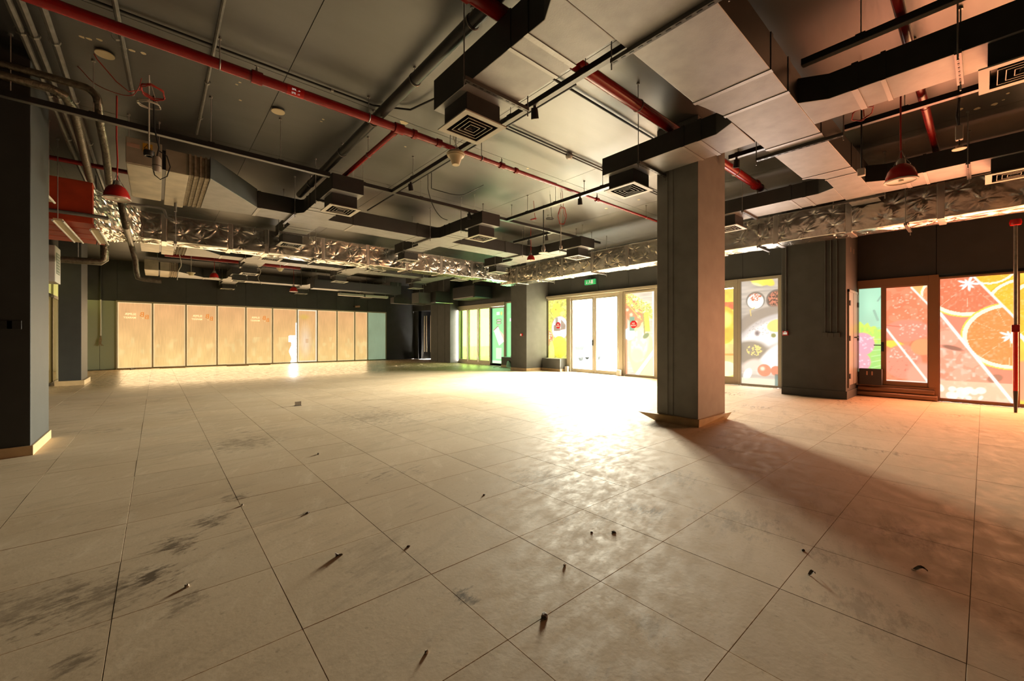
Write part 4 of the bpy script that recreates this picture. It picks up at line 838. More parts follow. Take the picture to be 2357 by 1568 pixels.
for dy, rn in ((0, 'nearest'), (5.6, 'middle'), (11.2, 'farthest')):
    for x in (2.33, 5.25, 8.42):
        DIFFS.append(((x, 7.06 + dy), 'air diffuser on the front side of the %s dark duct run, %s one' % (rn, ordx[x])))
        DIFFS.append(((x, 10.44 + dy), 'air diffuser on the rear side of the %s dark duct run, %s one' % (rn, ordx[x])))
df = make_diffuser(); first = True
for (x, y), lab in DIFFS:
    if y > 21.5: y = 21.56
    if first: df.location = (x, y, ZD); df['label'] = lab; first = False
    else: dup(df, (x, y, ZD), lab)

# ------------------------------------------------------------------ foil-wrapped ducts
def foil_sheet(length, w, h, seed, step=0.014, sag=0.012):
    """grid over near side, underside, far side and top of a wrapped duct; returns local coords (l, a, z): a = 0 near side"""
    g = np.random.default_rng(seed); per = 2 * (w + h); nl = max(4, int(length / step)); ns = int(per / step)
    Lc = np.linspace(0, length, nl); S = np.linspace(0, per, ns + 1)[:-1]
    LL, SS = np.meshgrid(Lc, S, indexing='ij'); a = np.zeros_like(SS); z = np.zeros_like(SS); na = np.zeros_like(SS); nz = np.zeros_like(SS)
    m = SS < h; z[m] = h - SS[m]; na[m] = -1
    m = (SS >= h) & (SS < h + w); a[m] = SS[m] - h; nz[m] = -1
    m = (SS >= h + w) & (SS < 2 * h + w); a[m] = w; z[m] = SS[m] - h - w; na[m] = 1
    m = SS >= 2 * h + w; a[m] = w - (SS[m] - 2 * h - w); z[m] = h; nz[m] = 1
    D = np.zeros_like(SS)
    pins = []
    n = max(1, int(round(length / 0.36)))
    for i in range(n):
        for row, s0 in ((0, h * .28), (1, h * .74), (2, h + w * .5), (3, h + w + h * .5)):
            pins.append(((i + .5 + g.uniform(-.18, .18) + (.25 if row % 2 else 0)) * length / n, s0 + g.uniform(-.04, .04)))
    for pl, ps in pins:
        dl = LL - pl; ds = SS - ps; r = np.hypot(dl, ds); mk = r < .30
        if not mk.any(): continue
        th = np.arctan2(ds, dl); k = int(g.integers(7, 11)); ph = g.uniform(0, 6.28)
        tt = np.mod((th + .18 * np.sin(2 * th + ph)) * k / (2 * math.pi) + ph, 1); ridge = np.clip(1 - np.abs(tt - .5) * 3.2, 0, 1)      # radial pleats
        amp = .6 + .4 * np.sin(th * 2 + ph * 2); reach = .13 + .05 * np.sin(th * 3 + ph)
        D += np.where(mk, -.016 * np.exp(-(r / .06) ** 2) + .024 * ridge * amp * np.exp(-(r / reach) ** 2) * np.clip(r / .035, 0, 1), 0)
    # broad billow and long creases
    for _ in range(14):
        kx, ky, ph = g.uniform(2, 9), g.uniform(3, 14), g.uniform(0, 6.28); D += .0018 * np.sin(LL * kx + SS * ky + ph)
    fx = np.sin(LL * 23 + np.sin(SS * 17 + seed) * 2.2 + 3 * np.sin(LL * 5.1)); bot = (nz < 0) | (SS < .0)
    D += np.where(bot, .006 * fx * (.5 + .5 * np.sin(LL * 3.3 + seed)), .0006 * fx)
    D += np.where(nz < 0, sag * np.sin(np.pi * np.clip((SS - h) / w, 0, 1)), sag * .6)
    edge = np.minimum(LL, length - LL); D = D * np.clip(edge / .05, 0, 1) - .012 * np.clip(1 - edge / .05, 0, 1)
    co = np.stack([LL, a + na * D, z + nz * D], -1); nl_, ns_ = SS.shape
    idx = np.arange(nl_ * ns_).reshape(nl_, ns_); nxt = np.roll(idx, -1, axis=1)
    q = np.stack([idx[:-1], nxt[:-1], nxt[1:], idx[1:]], -1).reshape(-1, 4)
    return co.reshape(-1, 3), q
def np_mesh(name, co, q, m, parent, smooth=True):
    off = np.array(parent_off(parent)); me = bpy.data.meshes.new(name); me.vertices.add(len(co)); me.vertices.foreach_set('co', (co - off).ravel())
    me.loops.add(q.size); me.loops.foreach_set('vertex_index', q.ravel().astype(np.int32)); me.polygons.add(len(q))
    me.polygons.foreach_set('loop_start', np.arange(0, q.size, 4, dtype=np.int32)); me.polygons.foreach_set('loop_total', np.full(len(q), 4, np.int32))
    me.polygons.foreach_set('use_smooth', np.full(len(q), smooth)); me.update(calc_edges=True); me.materials.append(m)
    o = bpy.data.objects.new(name, me); COL.objects.link(o); o.parent = parent; return o
def foil_run(parent, axis, l0, l1, a0, w, z0, h, cuts, seed):
    cuts = [l0] + list(cuts) + [l1]
    for k, (p, r) in enumerate(zip(cuts[:-1], cuts[1:])):
        co, q = foil_sheet(r - p, w, h, seed + k)
        if axis == 'x': c = np.stack([p + co[:, 0], a0 + co[:, 1], z0 + co[:, 2]], 1)
        else: c = np.stack([a0 + co[:, 1], p + co[:, 0], z0 + co[:, 2]], 1)
        np_mesh('foil_section', c, q, M_FOIL, parent)
        if k:
            t = .010; b = MB()
            if axis == 'x': b.box(p - .045, p + .045, a0 - t, a0 + w + t, z0 - t - .01, z0 + h + t)
            else: b.box(a0 - t, a0 + w + t, p - .045, p + .045, z0 - t - .01, z0 + h + t)
            b.build('tape_band', M_TAPE, parent, bevel=.008)
fd = thing('foil_duct', (4.6, 11.3, 3.2), 'silver foil wrapped duct running across the back of the hall', 'duct')
foil_run(fd, 'x', -0.25, 9.40, 11.0, 0.52, 3.20, 0.54, [0.12, 1.25, 1.95, 3.2, 4.35, 5.5, 6.65, 7.8], 20)
for x in (0.3, 3.0, 5.6, 8.3): strut(fd, (x, 10.9, 3.165), (x, 11.62, 3.165), False)
fe = thing('foil_duct', (9.65, 5.5, 3.12), 'silver foil wrapped duct running along the shop front', 'duct')
foil_run(fe, 'y', -2.8, 11.52, 9.42, 0.52, 3.12, 0.55, [-1.9, -0.7, 0.45, 1.6, 2.75, 3.9, 5.05, 6.2, 7.35, 8.5, 9.6, 10.6], 60)
for y in (0.85, 3.05, 5.1, 7.3, 9.4): strut(fe, (9.33, y, 3.085), (10.03, y, 3.085), False)
# reducer that joins the foil duct to the red plenum
fr = thing('foil_elbow', (-0.5, 10.8, 3.2), 'crumpled foil elbow between the red plenum and the foil duct', 'duct')
n1, n2 = 26, 60; vs = []
g = np.random.default_rng(91)
for i in range(n1):
    t_ = i / (n1 - 1); x = -0.80 + t_ * 0.57
    y0 = 9.75 + (11.0 - 9.75) * t_; y1 = 11.45 + .07 * t_; z0 = 3.12 + .08 * t_; z1 = 3.72 + .02 * t_
    for k in range(n2):
        s_ = k / n2 * 4; e = s_ - int(s_); p = ((y0 + (y1 - y0) * e, z0), (y1, z0 + (z1 - z0) * e), (y1 - (y1 - y0) * e, z1), (y0, z1 - (z1 - z0) * e))[int(s_)]
        c = (g.random(2) - .5) * .035; vs.append((x + (g.random() - .5) * .015, p[0] + c[0], p[1] + c[1]))
q = np.array([(i * n2 + k, i * n2 + (k + 1) % n2, (i + 1) * n2 + (k + 1) % n2, (i + 1) * n2 + k) for i in range(n1 - 1) for k in range(n2)])
np_mesh('crumpled_foil', np.array(vs), q, M_FOIL, fr, False)
# red plenum
rp = thing('red_plenum', (-2.1, 10.6, 3.08), 'red painted plenum box with ribbed underside behind the left column', 'plenum box')
MB().box(-3.6, -0.79, 9.6, 11.66, 3.10, 3.76).build('body', M_REDP, rp, bevel=.006)
for k in range(4): MB().box(-3.6, -0.785, 9.6 + k * .52, 9.6 + k * .52 + .48, 3.08, 3.102).build('underside_slat', M_REDP, rp, bevel=.004)
MB().tube([(-3.6, 9.55, 3.2), (-0.6, 9.55, 3.2)], .03, 10).build('rail', M_COND, rp, True)

# ------------------------------------------------------------------ pipes
def pipe(name, pts, r, m, label, cat, rods=(), rings=(), group=None, n=14, zr=None):
    t = thing(name, pts[len(pts) // 2], label, cat, group); MB().tube(pts, r, n).build('pipe_run', m, t, True)
    for p, rr, w, mm in rings:
        p = Vector(p); d = (Vector(pts[-1]) - Vector(pts[0])).normalized(); MB().tube([p - d * w / 2, p + d * w / 2], rr, n).build('coupling', mm, t, True)
    for p in rods:
        rod(t, p[0], p[1], p[2]); rr = p[3]; MB().tube(arc((p[0], p[1], p[2] - rr * .9), rr * 1.06, 0, 2 * math.pi, 16, 'yz' if abs((Vector(pts[-1]) - Vector(pts[0])).normalized().x) > .7 else 'xz'), .006, 6).build('pipe_clamp', M_STEEL, t, True)
    return t
ZP, YP = 3.95, 5.03
rp1 = pipe('sprinkler_pipe', [(-4.5, YP, ZP), (2.62, YP, ZP), (2.66, YP, ZP), (3.0, YP, ZP), (3.04, YP, ZP), (5.4, YP, ZP), (5.42, YP, ZP), (9.3, YP, ZP)], [.052, .052, .044, .044, .034, .034, .026, .026], M_RED, 'long thin red sprinkler pipe crossing from the upper left', 'pipe',
    rods=[(.48, YP, ZP + .05, .052), (2.0, YP, ZP + .05, .052), (3.75, YP, ZP + .03, .036), (6.2, YP, ZP + .03, .028), (8.4, YP, ZP + .03, .028)],
    rings=[((.80, YP, ZP), .066, .10, M_RED), ((2.40, YP, ZP), .066, .12, M_RED), ((2.62, YP, ZP), .062, .05, M_RED), ((3.0, YP, ZP), .055, .07, M_RED), ((4.15, YP, ZP), .050, .08, M_RED), ((4.45, YP, ZP), .048, .05, M_RED), ((6.6, YP, ZP), .042, .08, M_RED)])
for x in (.80, 4.15, 6.6): MB().tube([(x, YP, ZP + .03), (x, YP, ZP + .11)], [.018, .008], 8).lathe([(.0, .11), (.02, .112), (.02, .118), (0, .12)], (x, YP, ZP), 10).build('sprinkler_head', M_STEEL, rp1, True)
bnd = MB().tube([(1.08, YP, ZP), (1.25, YP, ZP)], .0535, 14).build('label_band', M_REDS, rp1, True)
for dz, yy in ((-.016, YP - .0505), (-.046, YP - .0295)): text_mesh('lettering', 'SPR \u2192' if False else 'SPR  ->', .028, M_SIGNW, bnd, (1.165, yy - .004, ZP + dz - .004), (1, 0, 0), (0, -.35 if dz < -.03 else -.1, 1))
pipe('sprinkler_branch', [(2.40, YP + .03, ZP), (2.40, 12.6, ZP)], .034, M_RED, 'red branch pipe teeing off toward the back beside the black pipe', 'pipe', rods=[(2.40, 6.05, ZP + .03, .034)], rings=[((2.40, 6.05, ZP), .038, .02, M_STEEL), ((2.40, YP + .12, ZP), .042, .08, M_RED)])
pipe('sprinkler_main', [(1.80, 2.68, 3.95), (8.35, 2.68, 3.95)], .066, M_RED, 'thick red sprinkler main passing above the middle column', 'pipe', rods=[(4.30, 2.68, 4.01, .066), (7.2, 2.68, 4.01, .066)], rings=[((1.84, 2.68, 3.95), .080, .08, M_RED), ((8.1, 2.68, 3.95), .084, .06, M_RED), ((8.33, 2.68, 3.95), .07, .03, M_STEEL)], n=18)
pipe('sprinkler_pipe', [(1.5, 0.46, 3.95), (9.3, 0.46, 3.95)], .040, M_RED, 'red pipe at the upper right behind the side branches', 'pipe', rods=[(5.75, 0.46, 3.98, .04)], rings=[((6.1, .46, 3.95), .052, .10, M_RED), ((4.9, .46, 3.95), .044, .04, M_RED), ((6.9, .46, 3.95), .045, .03, M_RED)])
pipe('sprinkler_pipe', [(-4.5, 9.3, 3.95), (1.2, 9.3, 3.95)], .035, M_RED, 'dim red pipe in the dark upper left behind the insulated pipes', 'pipe', rods=[(-.6, 9.3, 3.98, .035)])
pipe('sprinkler_pipe', [(0.2, 17.3, 3.9), (4.2, 17.3, 3.9)], .06, M_RED, 'red pipe far back between the two rear duct runs', 'pipe', rods=[(2.6, 17.3, 3.95, .06)])
XB = 2.17
pipe('drain_pipe', [(XB, -1.5, 4.08), (XB, 9.0, 4.08)], .062, M_PIPEK, 'long thick black drain pipe running away under the ceiling', 'pipe', rods=[(XB, 3.05, 4.13, .062), (XB, 4.15, 4.13, .062), (XB, 5.3, 4.13, .062), (XB, 6.5, 4.13, .062), (XB, 8.2, 4.13, .062)], rings=[((XB, y, 4.08), .068, .03, M_PIPEK) for y in (3.05, 4.15, 5.3, 6.5, 8.2)], n=20)
def conduit(pts, r, m, label, clips=(), group='ceiling conduits'):
    t = thing('conduit', pts[0], label, 'conduit', group); MB().tube(pts, r, 8).build('tube_run', m, t, True)
    for c in clips: MB().lathe([(r * 1.6, -.015), (r * 1.6, .015)], c, 8, 'y' if abs(Vector(pts[-1]).y - Vector(pts[0]).y) > abs(Vector(pts[-1]).x - Vector(pts[0]).x) else 'x').build('clip', M_STEEL, t)
    return t
for x, w in ((-.955, 'outer'), (-.875, 'middle'), (-.745, 'inner')): conduit([(x, 1.5, 4.08), (x, 6.0, 4.08), (x - .02, 9.5, 4.07), (x, 13, 4.07)], .028, M_COND, '%s of three grey conduits at the far upper left' % w, [(x, 5.9, 4.08), (x, 7.2, 4.08), (x, 8.6, 4.075)])
conduit([(-.36, 2.5, 4.17), (-.22, 6.8, 4.17)], .022, M_COND, 'worn conduit leading to the red cable coil', [(-.3, 5.6, 4.17)]); conduit([(.45, 2.0, 4.17), (.44, 7.5, 4.17)], .018, M_COND, 'slim grey conduit crossing above the red pipe at the left', [(.447, 5.9, 4.17), (.447, 6.9, 4.17)])
conduit([(-1.5, 5.18, 4.19), (2.1, 5.14, 4.19), (2.5, 4.9, 4.18), (2.62, 4.3, 4.15), (2.7, 3.9, 3.95)], .012, M_CABLE, 'thin black cable beside the long red pipe that curls up to the big duct', [(1.6, 5.15, 4.19)])
for y, a, b, w in ((4.40, 3.2, 9.3, 'front'), (4.46, 3.2, 9.3, 'rear')): conduit([(a, y, 4.19), (b, y, 4.19)], .012, M_CABLE, '%s of two thin black conduits passing the smoke detector' % w)
conduit([(3.3, 2.92, 4.19), (8.0, 2.92, 4.19)], .014, M_CABLE, 'thin black conduit right of the thick red main'); conduit([(3.3, 3.25, 4.19), (8.0, 3.25, 4.19)], .014, M_CABLE, 'thin black conduit left of the thick red main'); conduit([(3.55, 3.0, 4.05), (3.55, 9.0, 4.05)], .014, M_CABLE, 'thin black conduit beside the near lighting track'); conduit([(3.5, 9.9, 4.1), (9.0, 9.9, 4.1)], .012, M_CABLE, 'thin conduit above the nearest dark duct run')
# insulated pipes, upper left
def lag(pts, r, label): t = thing('insulated_pipe', pts[0], label, 'pipe', 'foil lagged pipes'); MB().tube(pts, r, 14).build('lagging', M_LAG, t, True); return t
a1 = arc((-.60, 6.33, 3.78), .12, math.pi / 2, 0, 6, 'xz'); lag([(-4, 6.33, 3.9)] + a1 + [(-.475, 6.5, 3.6), (-.46, 6.95, 3.44), (-.47, 7.6, 3.25)], .038, 'lagged pipe with a smooth bend near the hanging lamp')
lag([(-4, 6.34, 3.79), (-.82, 6.34, 3.79), (-.74, 6.38, 3.78), (-.69, 6.62, 3.74), (-.72, 7.6, 3.68), (-.75, 8.8, 3.58)], .043, 'crumpled lagged pipe beside the left column top')
pts = [at(x, y, 'y', 9.55) for x, y in ((278, 465), (285, 500), (290, 522))] + [at(x, y, 'y', 11.9) for x, y in ((302, 563), (312, 600), (314, 625), (318, 640), (330, 643), (372, 648))]
lag(pts, .05, 'long bent lagged pipe hanging past the foil duct end')
pts = [at(x, y, 'y', 13.0) for x, y in ((140, 597), (180, 600), (232, 603), (240, 598), (241, 575), (240, 520))]; tl = lag(pts, .075, 'lagged pipe bend right of the white wall unit'); rod(tl, pts[1].x, pts[1].y, pts[1].z); rod(tl, pts[5].x, pts[5].y, pts[5].z)
# condensate pipe beneath the near fan coil unit
conduit([at(x, y, 'y', 10.4) for x, y in ((292, 468), (365, 478), (378, 484), (383, 500), (400, 508))], .025, M_COND, 'grey condensate pipe below the nearest fan coil unit')

# ------------------------------------------------------------------ lighting tracks
ZT = 3.82
def track(a, b, label, rods, spots=()):
    a = Vector(a); b = Vector(b); t = thing('lighting_track', (a + b) / 2, label, 'light track', 'suspended lighting tracks')
    MB().bar(a + Vector((0, 0, .03)), b + Vector((0, 0, .03)), .065, .055).build('rail', M_BLACK, t); MB().bar(a, b, .06, .006).build('cover_strip', M_TRACK, t)
    for s in rods:
        p = a + (b - a) * s; rod(t, p.x, p.y, p.z + .05, r=.005); MB().box(p.x - .035, p.x + .035, p.y - .035, p.y + .035, p.z + .0, p.z + .065).build('hanger_clip', M_BLACK, t)
    return t
track((1.95, 7.0, ZT), (9.3, 7.0, ZT), 'long black lighting track crossing the hall behind the duct branches', (.1, .25, .42, .56, .72, .9)); track((-4.5, 6.33, 3.58), (1.93, 6.33, 3.58), 'black lighting track passing in front of the left column', (.3, .53, .62, .78, .9))
track((3.22, 2.0, ZT), (3.22, 6.96, ZT), 'black lighting track running back from under the main duct', (.12, .35, .62, .85)); track((5.92, 3.75, ZT), (5.92, 6.96, ZT), 'black lighting track running back left of the middle column', (.2, .55, .8)); track((7.45, 7.04, ZT), (7.45, 8.5, ZT), 'short black lighting track behind the long one', (.2, .7))
track((4.70, 1.15, ZT), (4.70, -2.5, ZT), 'upper black lighting track at the right over the side branch', (.12, .45)); track((6.55, 1.15, ZT), (6.55, -2.5, ZT), 'lower black lighting track at the right behind the side branch', (.15, .5)); track((6.35, 1.85, ZT), (6.35, 2.45, ZT), 'stub of black track just right of the middle column top', (.2, .8))
def spot(p, label, tilt=(0.3, 0.2)):
    p = Vector(p); t = thing('spotlight', p, label, 'spotlight', 'black track spotlights'); MB().box(p.x - .012, p.x + .012, p.y - .012, p.y + .012, p.z - .05, p.z).build('bracket', M_BLACK, t)
    c = p + Vector((0, 0, -.085)); d = Vector((tilt[0], tilt[1], -1)).normalized(); MB().tube([c - d * .055, c + d * .055], [.036, .045], 14).build('head', M_BLACK, t, True); MB().tube([c + d * .056, c + d * .06], [.038, .038], 14).build('lens', M_STEEL, t)
spot((3.22, 3.32, ZT), 'black spotlight on the near track beside the big diffuser'); spot((5.92, 3.85, ZT), 'black spotlight on the track beside the diffuser left of the column'); spot((5.92, 4.9, ZT), 'black spotlight on the track below the smoke detector'); spot((3.22, 6.3, ZT), 'black spotlight where the near track meets the long track'); spot((6.35, 2.35, ZT), 'black spotlight on the track stub right of the column'); spot((7.45, 7.9, ZT), 'black spotlight on the short rear track, back one'); spot((7.45, 7.25, ZT), 'black spotlight on the short rear track, front one'); spot((4.9, 7.0, ZT), 'black spotlight on the long track by the middle branch end')

# ------------------------------------------------------------------ pendants and small ceiling fittings
def red_pendant(p, R, label, cord=None):
    p = Vector(p); t = thing('pendant_lamp', p, label, 'lamp', 'red dome pendant lamps'); s = R / .14; N_ = 28
    MB().lathe([(R * .86, .0), (R * .93, .015 * s), (R * .90, .06 * s), (R * .78, .115 * s), (R * .60, .155 * s), (R * .34, .18 * s), (R * .22, .185 * s)], p, N_).build('shade', M_REDS, t, True)
    MB().lathe([(R, .0), (R * 1.0, .012 * s), (R * .90, .016 * s)], p, N_).build('rim', M_LAMPIN, t, True); MB().lathe([(R, 0), (R * .80, .006), (R * .5, .012), (.0, .014)], p, N_).build('reflector', M_LAMPIN, t, True); MB().lathe([(.0, -.004), (.022 * s, .0), (.022 * s, .03)], p, 14).build('bulb_stub', M_LAMPIN, t, True)
    MB().lathe([(R * .30, .18 * s), (R * .26, .235 * s), (R * .12, .245 * s), (0, .245 * s)], p, 16).build('collar', M_STEEL, t, True)
    for k in range(3):
        a = k * 2.09 + .3; MB().tube([p + Vector((R * .55 * math.cos(a), R * .55 * math.sin(a), .165 * s)), p + Vector((R * .2 * math.cos(a), R * .2 * math.sin(a), .25 * s)), p + Vector((0, 0, .34 * s))], .004, 6).build('bracket_arm', M_STEEL, t)
    MB().tube([p + Vector((0, 0, .24 * s)), p + Vector((.006, .004, .5 * s)), p + Vector((-.004, .003, .8 * s)), Vector((p.x, p.y, ZC))], .008, 8).build('cord', M_REDC, t, True)
    return t
red_pendant(atd(269, 459, 5.1), .135, 'red dome pendant lamp hanging at the left before the fan coil unit'); red_pendant(atd(2074, 418, 4.55), .145, 'red dome pendant lamp hanging at the right'); red_pendant(atd(1222, 600, 11.0), .115, 'small red pendant lamp hanging before the foil duct corner'); red_pendant(atd(493, 641, 13.5), .14, 'small red pendant lamp far back over the lit panels'); red_pendant(atd(676, 672, 17.0), .16, 'farthest faint red pendant lamp near the white glare')
# cream cone speaker
p = atd(1049, 380, 4.96); t = thing('ceiling_speaker', p, 'cream cone speaker hanging below the near diffuser', 'speaker')
MB().lathe([(0, 0), (.042, 0), (.046, .004), (.072, .085), (.10, .105), (.102, .145), (.092, .155), (0, .16)], p, 28).build('cone', M_CREAM, t, True); MB().lathe([(.104, .11), (.112, .125), (.104, .14)], p, 28).build('flange', M_CREAM, t, True)
MB().tube([p + Vector((0, 0, .155)), p + Vector((0.004, 0, .3)), Vector((p.x, p.y, ZC))], .005, 6).build('suspension_wire', M_STEEL, t); MB().tube([p + Vector((.02, 0, .15)), p + Vector((.05, .02, .22)), p + Vector((.01, .02, .27)), p + Vector((-.03, .0, .3)), p + Vector((-.035, 0, .5))], .004, 6).build('cable', M_WCAB, t, True)
for (px, py, d, lab) in ((440, 632, 12.5, 'small cream bell fitting left of the far red lamp'), (645, 622, 13.5, 'small cream bell fitting right of the rear duct run')):
    p = atd(px, py, d); t = thing('bell_fitting', p, lab, 'ceiling fitting', 'cream bell fittings'); MB().lathe([(.0, -.04), (.05, -.035), (.075, .02), (.11, .05), (.11, .06), (0, .065)], p, 20).build('bell', M_CREAM, t, True); MB().tube([p + Vector((0, 0, .06)), Vector((p.x, p.y, ZC))], .008, 6).build('stem', M_WCAB, t)
# smoke detector
t = thing('smoke_detector', (5.1, 4.45, ZC), 'white smoke detector on the bright ceiling bay', 'smoke detector'); MB().lathe([(0, -.085), (.03, -.085), (.048, -.07), (.056, -.045), (.056, -.02), (.048, -.018), (.048, 0)], (5.1, 4.45, ZC), 24).build('body', M_WHITE, t, True); MB().lathe([(.049, -.06), (.052, -.052)], (5.1, 4.45, ZC), 24).build('vent_ring', M_BLACK, t)
for px, py, lab in ((241, 127, 'round cream blanking plate below the red pipe at the left'), (640, 258, 'round cream blanking plate near the middle of the dark ceiling')):
    p = at(px, py, 'z', ZC - .03); t = thing('blanking_plate', (p.x, p.y, ZC), lab, 'ceiling plate', 'round ceiling plates'); MB().lathe([(0, -.03), (.078, -.03), (.08, -.026), (.08, -.02), (0, -.02)], (p.x, p.y, ZC), 24).build('plate', M_CREAM, t, True); MB().tube([(p.x, p.y, ZC - .02), (p.x, p.y, ZC)], .012, 8).build('stem', M_CREAM, t)
# edison bulb pendant and rod downlights
p = atd(1251, 583, 9.3); t = thing('bulb_pendant', p, 'bare glass bulb pendant with a flat plate near the foil duct corner', 'lamp'); MB().lathe([(0, 0), (.11, 0), (.11, .012), (0, .014)], p, 20).build('plate', M_WHITE, t); MB().lathe([(.02, .02), (.05, .07), (.045, .13), (.018, .19), (.012, .22)], p, 16).build('bulb', M_STEEL, t, True); MB().tube([p + Vector((0, 0, .21)), Vector((p.x, p.y, ZC))], .01, 6).build('cord', M_CABLE, t)
for px, py, d, r, lab, mm in ((1291, 572, 8.5, .035, 'slim rod downlight between the coil and the right diffuser', M_STEEL), (343, 358, 4.7, .05, 'slim rod downlight hanging before the near fan coil unit', M_BLACK)):
    p = atd(px, py, d); t = thing('rod_downlight', p, lab, 'lamp', 'slim rod downlights'); MB().lathe([(r * .55, -.01), (r * .8, -.012), (r, 0), (r, .05), (0, .055)], p, 18).build('head', mm, t, True); MB().tube([p + Vector((0, 0, .05)), Vector((p.x, p.y, ZC))], .007, 8).build('rod', M_WHITE, t)
p = atd(2208, 343, 4.6); t = thing('hanging_sensor', p, 'small round plate and junction box hanging at the right', 'ceiling fitting'); MB().lathe([(0, -.004), (.058, -.004), (.06, .004), (.03, .012), (.03, .03), (0, .03)], p, 22).build('plate', M_CREAM, t, True); MB().box(p.x - .03, p.x + .03, p.y - .03, p.y + .03, p.z + .1, p.z + .26).build('junction_box', M_GREYP, t, bevel=.008); MB().tube([p + Vector((0, 0, .03)), Vector((p.x, p.y, ZC))], .006, 6).build('stem', M_CABLE, t)
MB().tube([p + Vector((.02, 0, .26)), p + Vector((.05, .02, .4)), p + Vector((.0, .0, .55)), Vector((p.x + .01, p.y, ZC))], .012, 8).build('cable', M_CABLE, t, True)
p = atd(1983, 398, 5.0); t = thing('hanging_box', p, 'small translucent junction box hanging beside the main duct', 'junction box'); MB().box(p.x - .035, p.x + .035, p.y - .035, p.y + .035, p.z - .04, p.z + .05).build('box', M_WHITE, t, bevel=.008); MB().tube([p + Vector((0, 0, .05)), Vector((p.x, p.y, ZC))], .009, 6).build('cord', M_CABLE, t)
p = atd(361, 378, 4.75); t = thing('hanging_junction', p, 'grey cylindrical junction box with looped cable before the fan coil unit', 'junction box'); MB().lathe([(0, -.09), (.03, -.09), (.04, -.07), (.042, .06), (.03, .085), (0, .085)], p, 16).build('body', M_GREYP, t, True); MB().lathe([(.0435, -.025), (.0435, -.018)], p, 16).build('band', M_BLACK, t)
MB().tube([p + Vector((0, 0, .08)), p + Vector((.02, 0, .2)), p + Vector((-.02, 0, .4)), Vector((p.x - .03, p.y, 4.0))], .008, 8).build('cord', M_CABLE, t, True); MB().tube([p + Vector((.02, 0, .16)), p + Vector((.09, .0, .12)), p + Vector((.12, 0, 0)), p + Vector((.09, 0, -.12)), p + Vector((.03, 0, -.17)), p + Vector((-.02, 0, -.13)), p + Vector((-.03, 0, -.08))], .006, 8).build('cable_loop', M_CABLE, t, True)
# cable coils
def coil(c, R, m, turns, label, tilt=(.25, .1), tail=None):
    c = Vector(c); t = thing('cable_coil', c, label, 'cable coil', 'coils of spare cable'); pts = []
    for i in range(turns * 22 + 1):
        a = i / 22 * 2 * math.pi; rr = R * (1 + .07 * math.sin(i * 1.7)); pts.append(c + Vector((rr * math.cos(a), rr * math.sin(a) * .9, tilt[0] * rr * math.cos(a) + tilt[1] * rr * math.sin(a) + .006 * i / 22 + .01 * math.sin(i * .37))))
    MB().tube(pts, .0055, 6).build('loops', m, t, True)
    tl = tail or [c + Vector((R, 0, 0)), c + Vector((R * .6, 0, .08)), Vector((c.x, c.y, ZC))]; MB().tube(tl, .005, 6).build('tail', m, t, True)
p = atd(352, 215, 4.65); coil(p, .10, M_REDC, 4, 'red cable coil hanging at the upper left', (-.1, -.35), [p + Vector((-.1, 0, 0)), p + Vector((-.2, 0, -.06)), p + Vector((-.3, .02, .02)), p + Vector((-.45, .02, .2)), p + Vector((-.5, 0, .3))])
p = atd(343, 243, 4.75); coil(p, .10, M_WCAB, 3, 'white cable coil just below the red coil at the upper left', (0, 0)); p = atd(1294, 498, 8.4); coil(p, .085, M_REDC, 3, 'red cable coil hanging above the long track near the exit sign', (-1.2, -1.3)); p = atd(1266, 505, 8.6); coil(p, .08, M_CABLE, 3, 'black cable coil left of the hanging red coil', (.1, .1)); p = atd(1985, 262, 4.5); coil(p, .10, M_REDC, 2, 'red cable coil above the right pendant lamp', (-.3, -.2)); p = atd(1228, 505, 9.0); coil(p, .07, M_REDC, 2, 'tangled red cable bundle over the small red lamp', (.3, .1))
# loose cables
def cable(pts, r, m, label):
    if pts[0].z < ZC - .02: pts = [Vector((pts[0].x, pts[0].y, ZC))] + list(pts)
    t = thing('loose_cable', pts[0], label, 'cable', 'loose hanging cables'); MB().tube(pts, r, 6).build('cable_run', m, t, True)
def smooth_path(P, n=6):
    P = [Vector(p) for p in P]; out = []
    for i in range(len(P) - 1):
        p0, p1, p2, p3 = P[max(i - 1, 0)], P[i], P[i + 1], P[min(i + 2, len(P) - 1)]
        for k in range(n):
            t_ = k / n; out.append(0.5 * ((2 * p1) + (p2 - p0) * t_ + (2 * p0 - 5 * p1 + 4 * p2 - p3) * t_ ** 2 + (3 * p1 - p0 - 3 * p2 + p3) * t_ ** 3))
    return out + [P[-1]]
cable(smooth_path([atd(x, y, 4.55) for x, y in ((130, 130), (175, 150), (215, 190), (260, 212), (300, 220), (318, 205), (326, 180))]), .004, M_REDC, 'thin cable drooping toward the red coil'); cable(smooth_path([atd(x, y, 7.3) for x, y in ((985, 435), (990, 455), (1000, 480), (1015, 500), (1030, 507))]), .006, M_CABLE, 'black cable drooping in front of the duct run')
cable(smooth_path([atd(x, y, 7.4) for x, y in ((993, 434), (1020, 442), (1045, 448), (1068, 448), (1090, 438), (1113, 426))]), .007, M_CABLE, 'black cable strung under the ceiling left of the coils'); cable(smooth_path([atd(x, y, 7.6) for x, y in ((222, 350), (221, 420), (223, 500), (224, 550), (222, 565))]), .008, M_CABLE, 'dark cable hanging straight down past the red plenum')
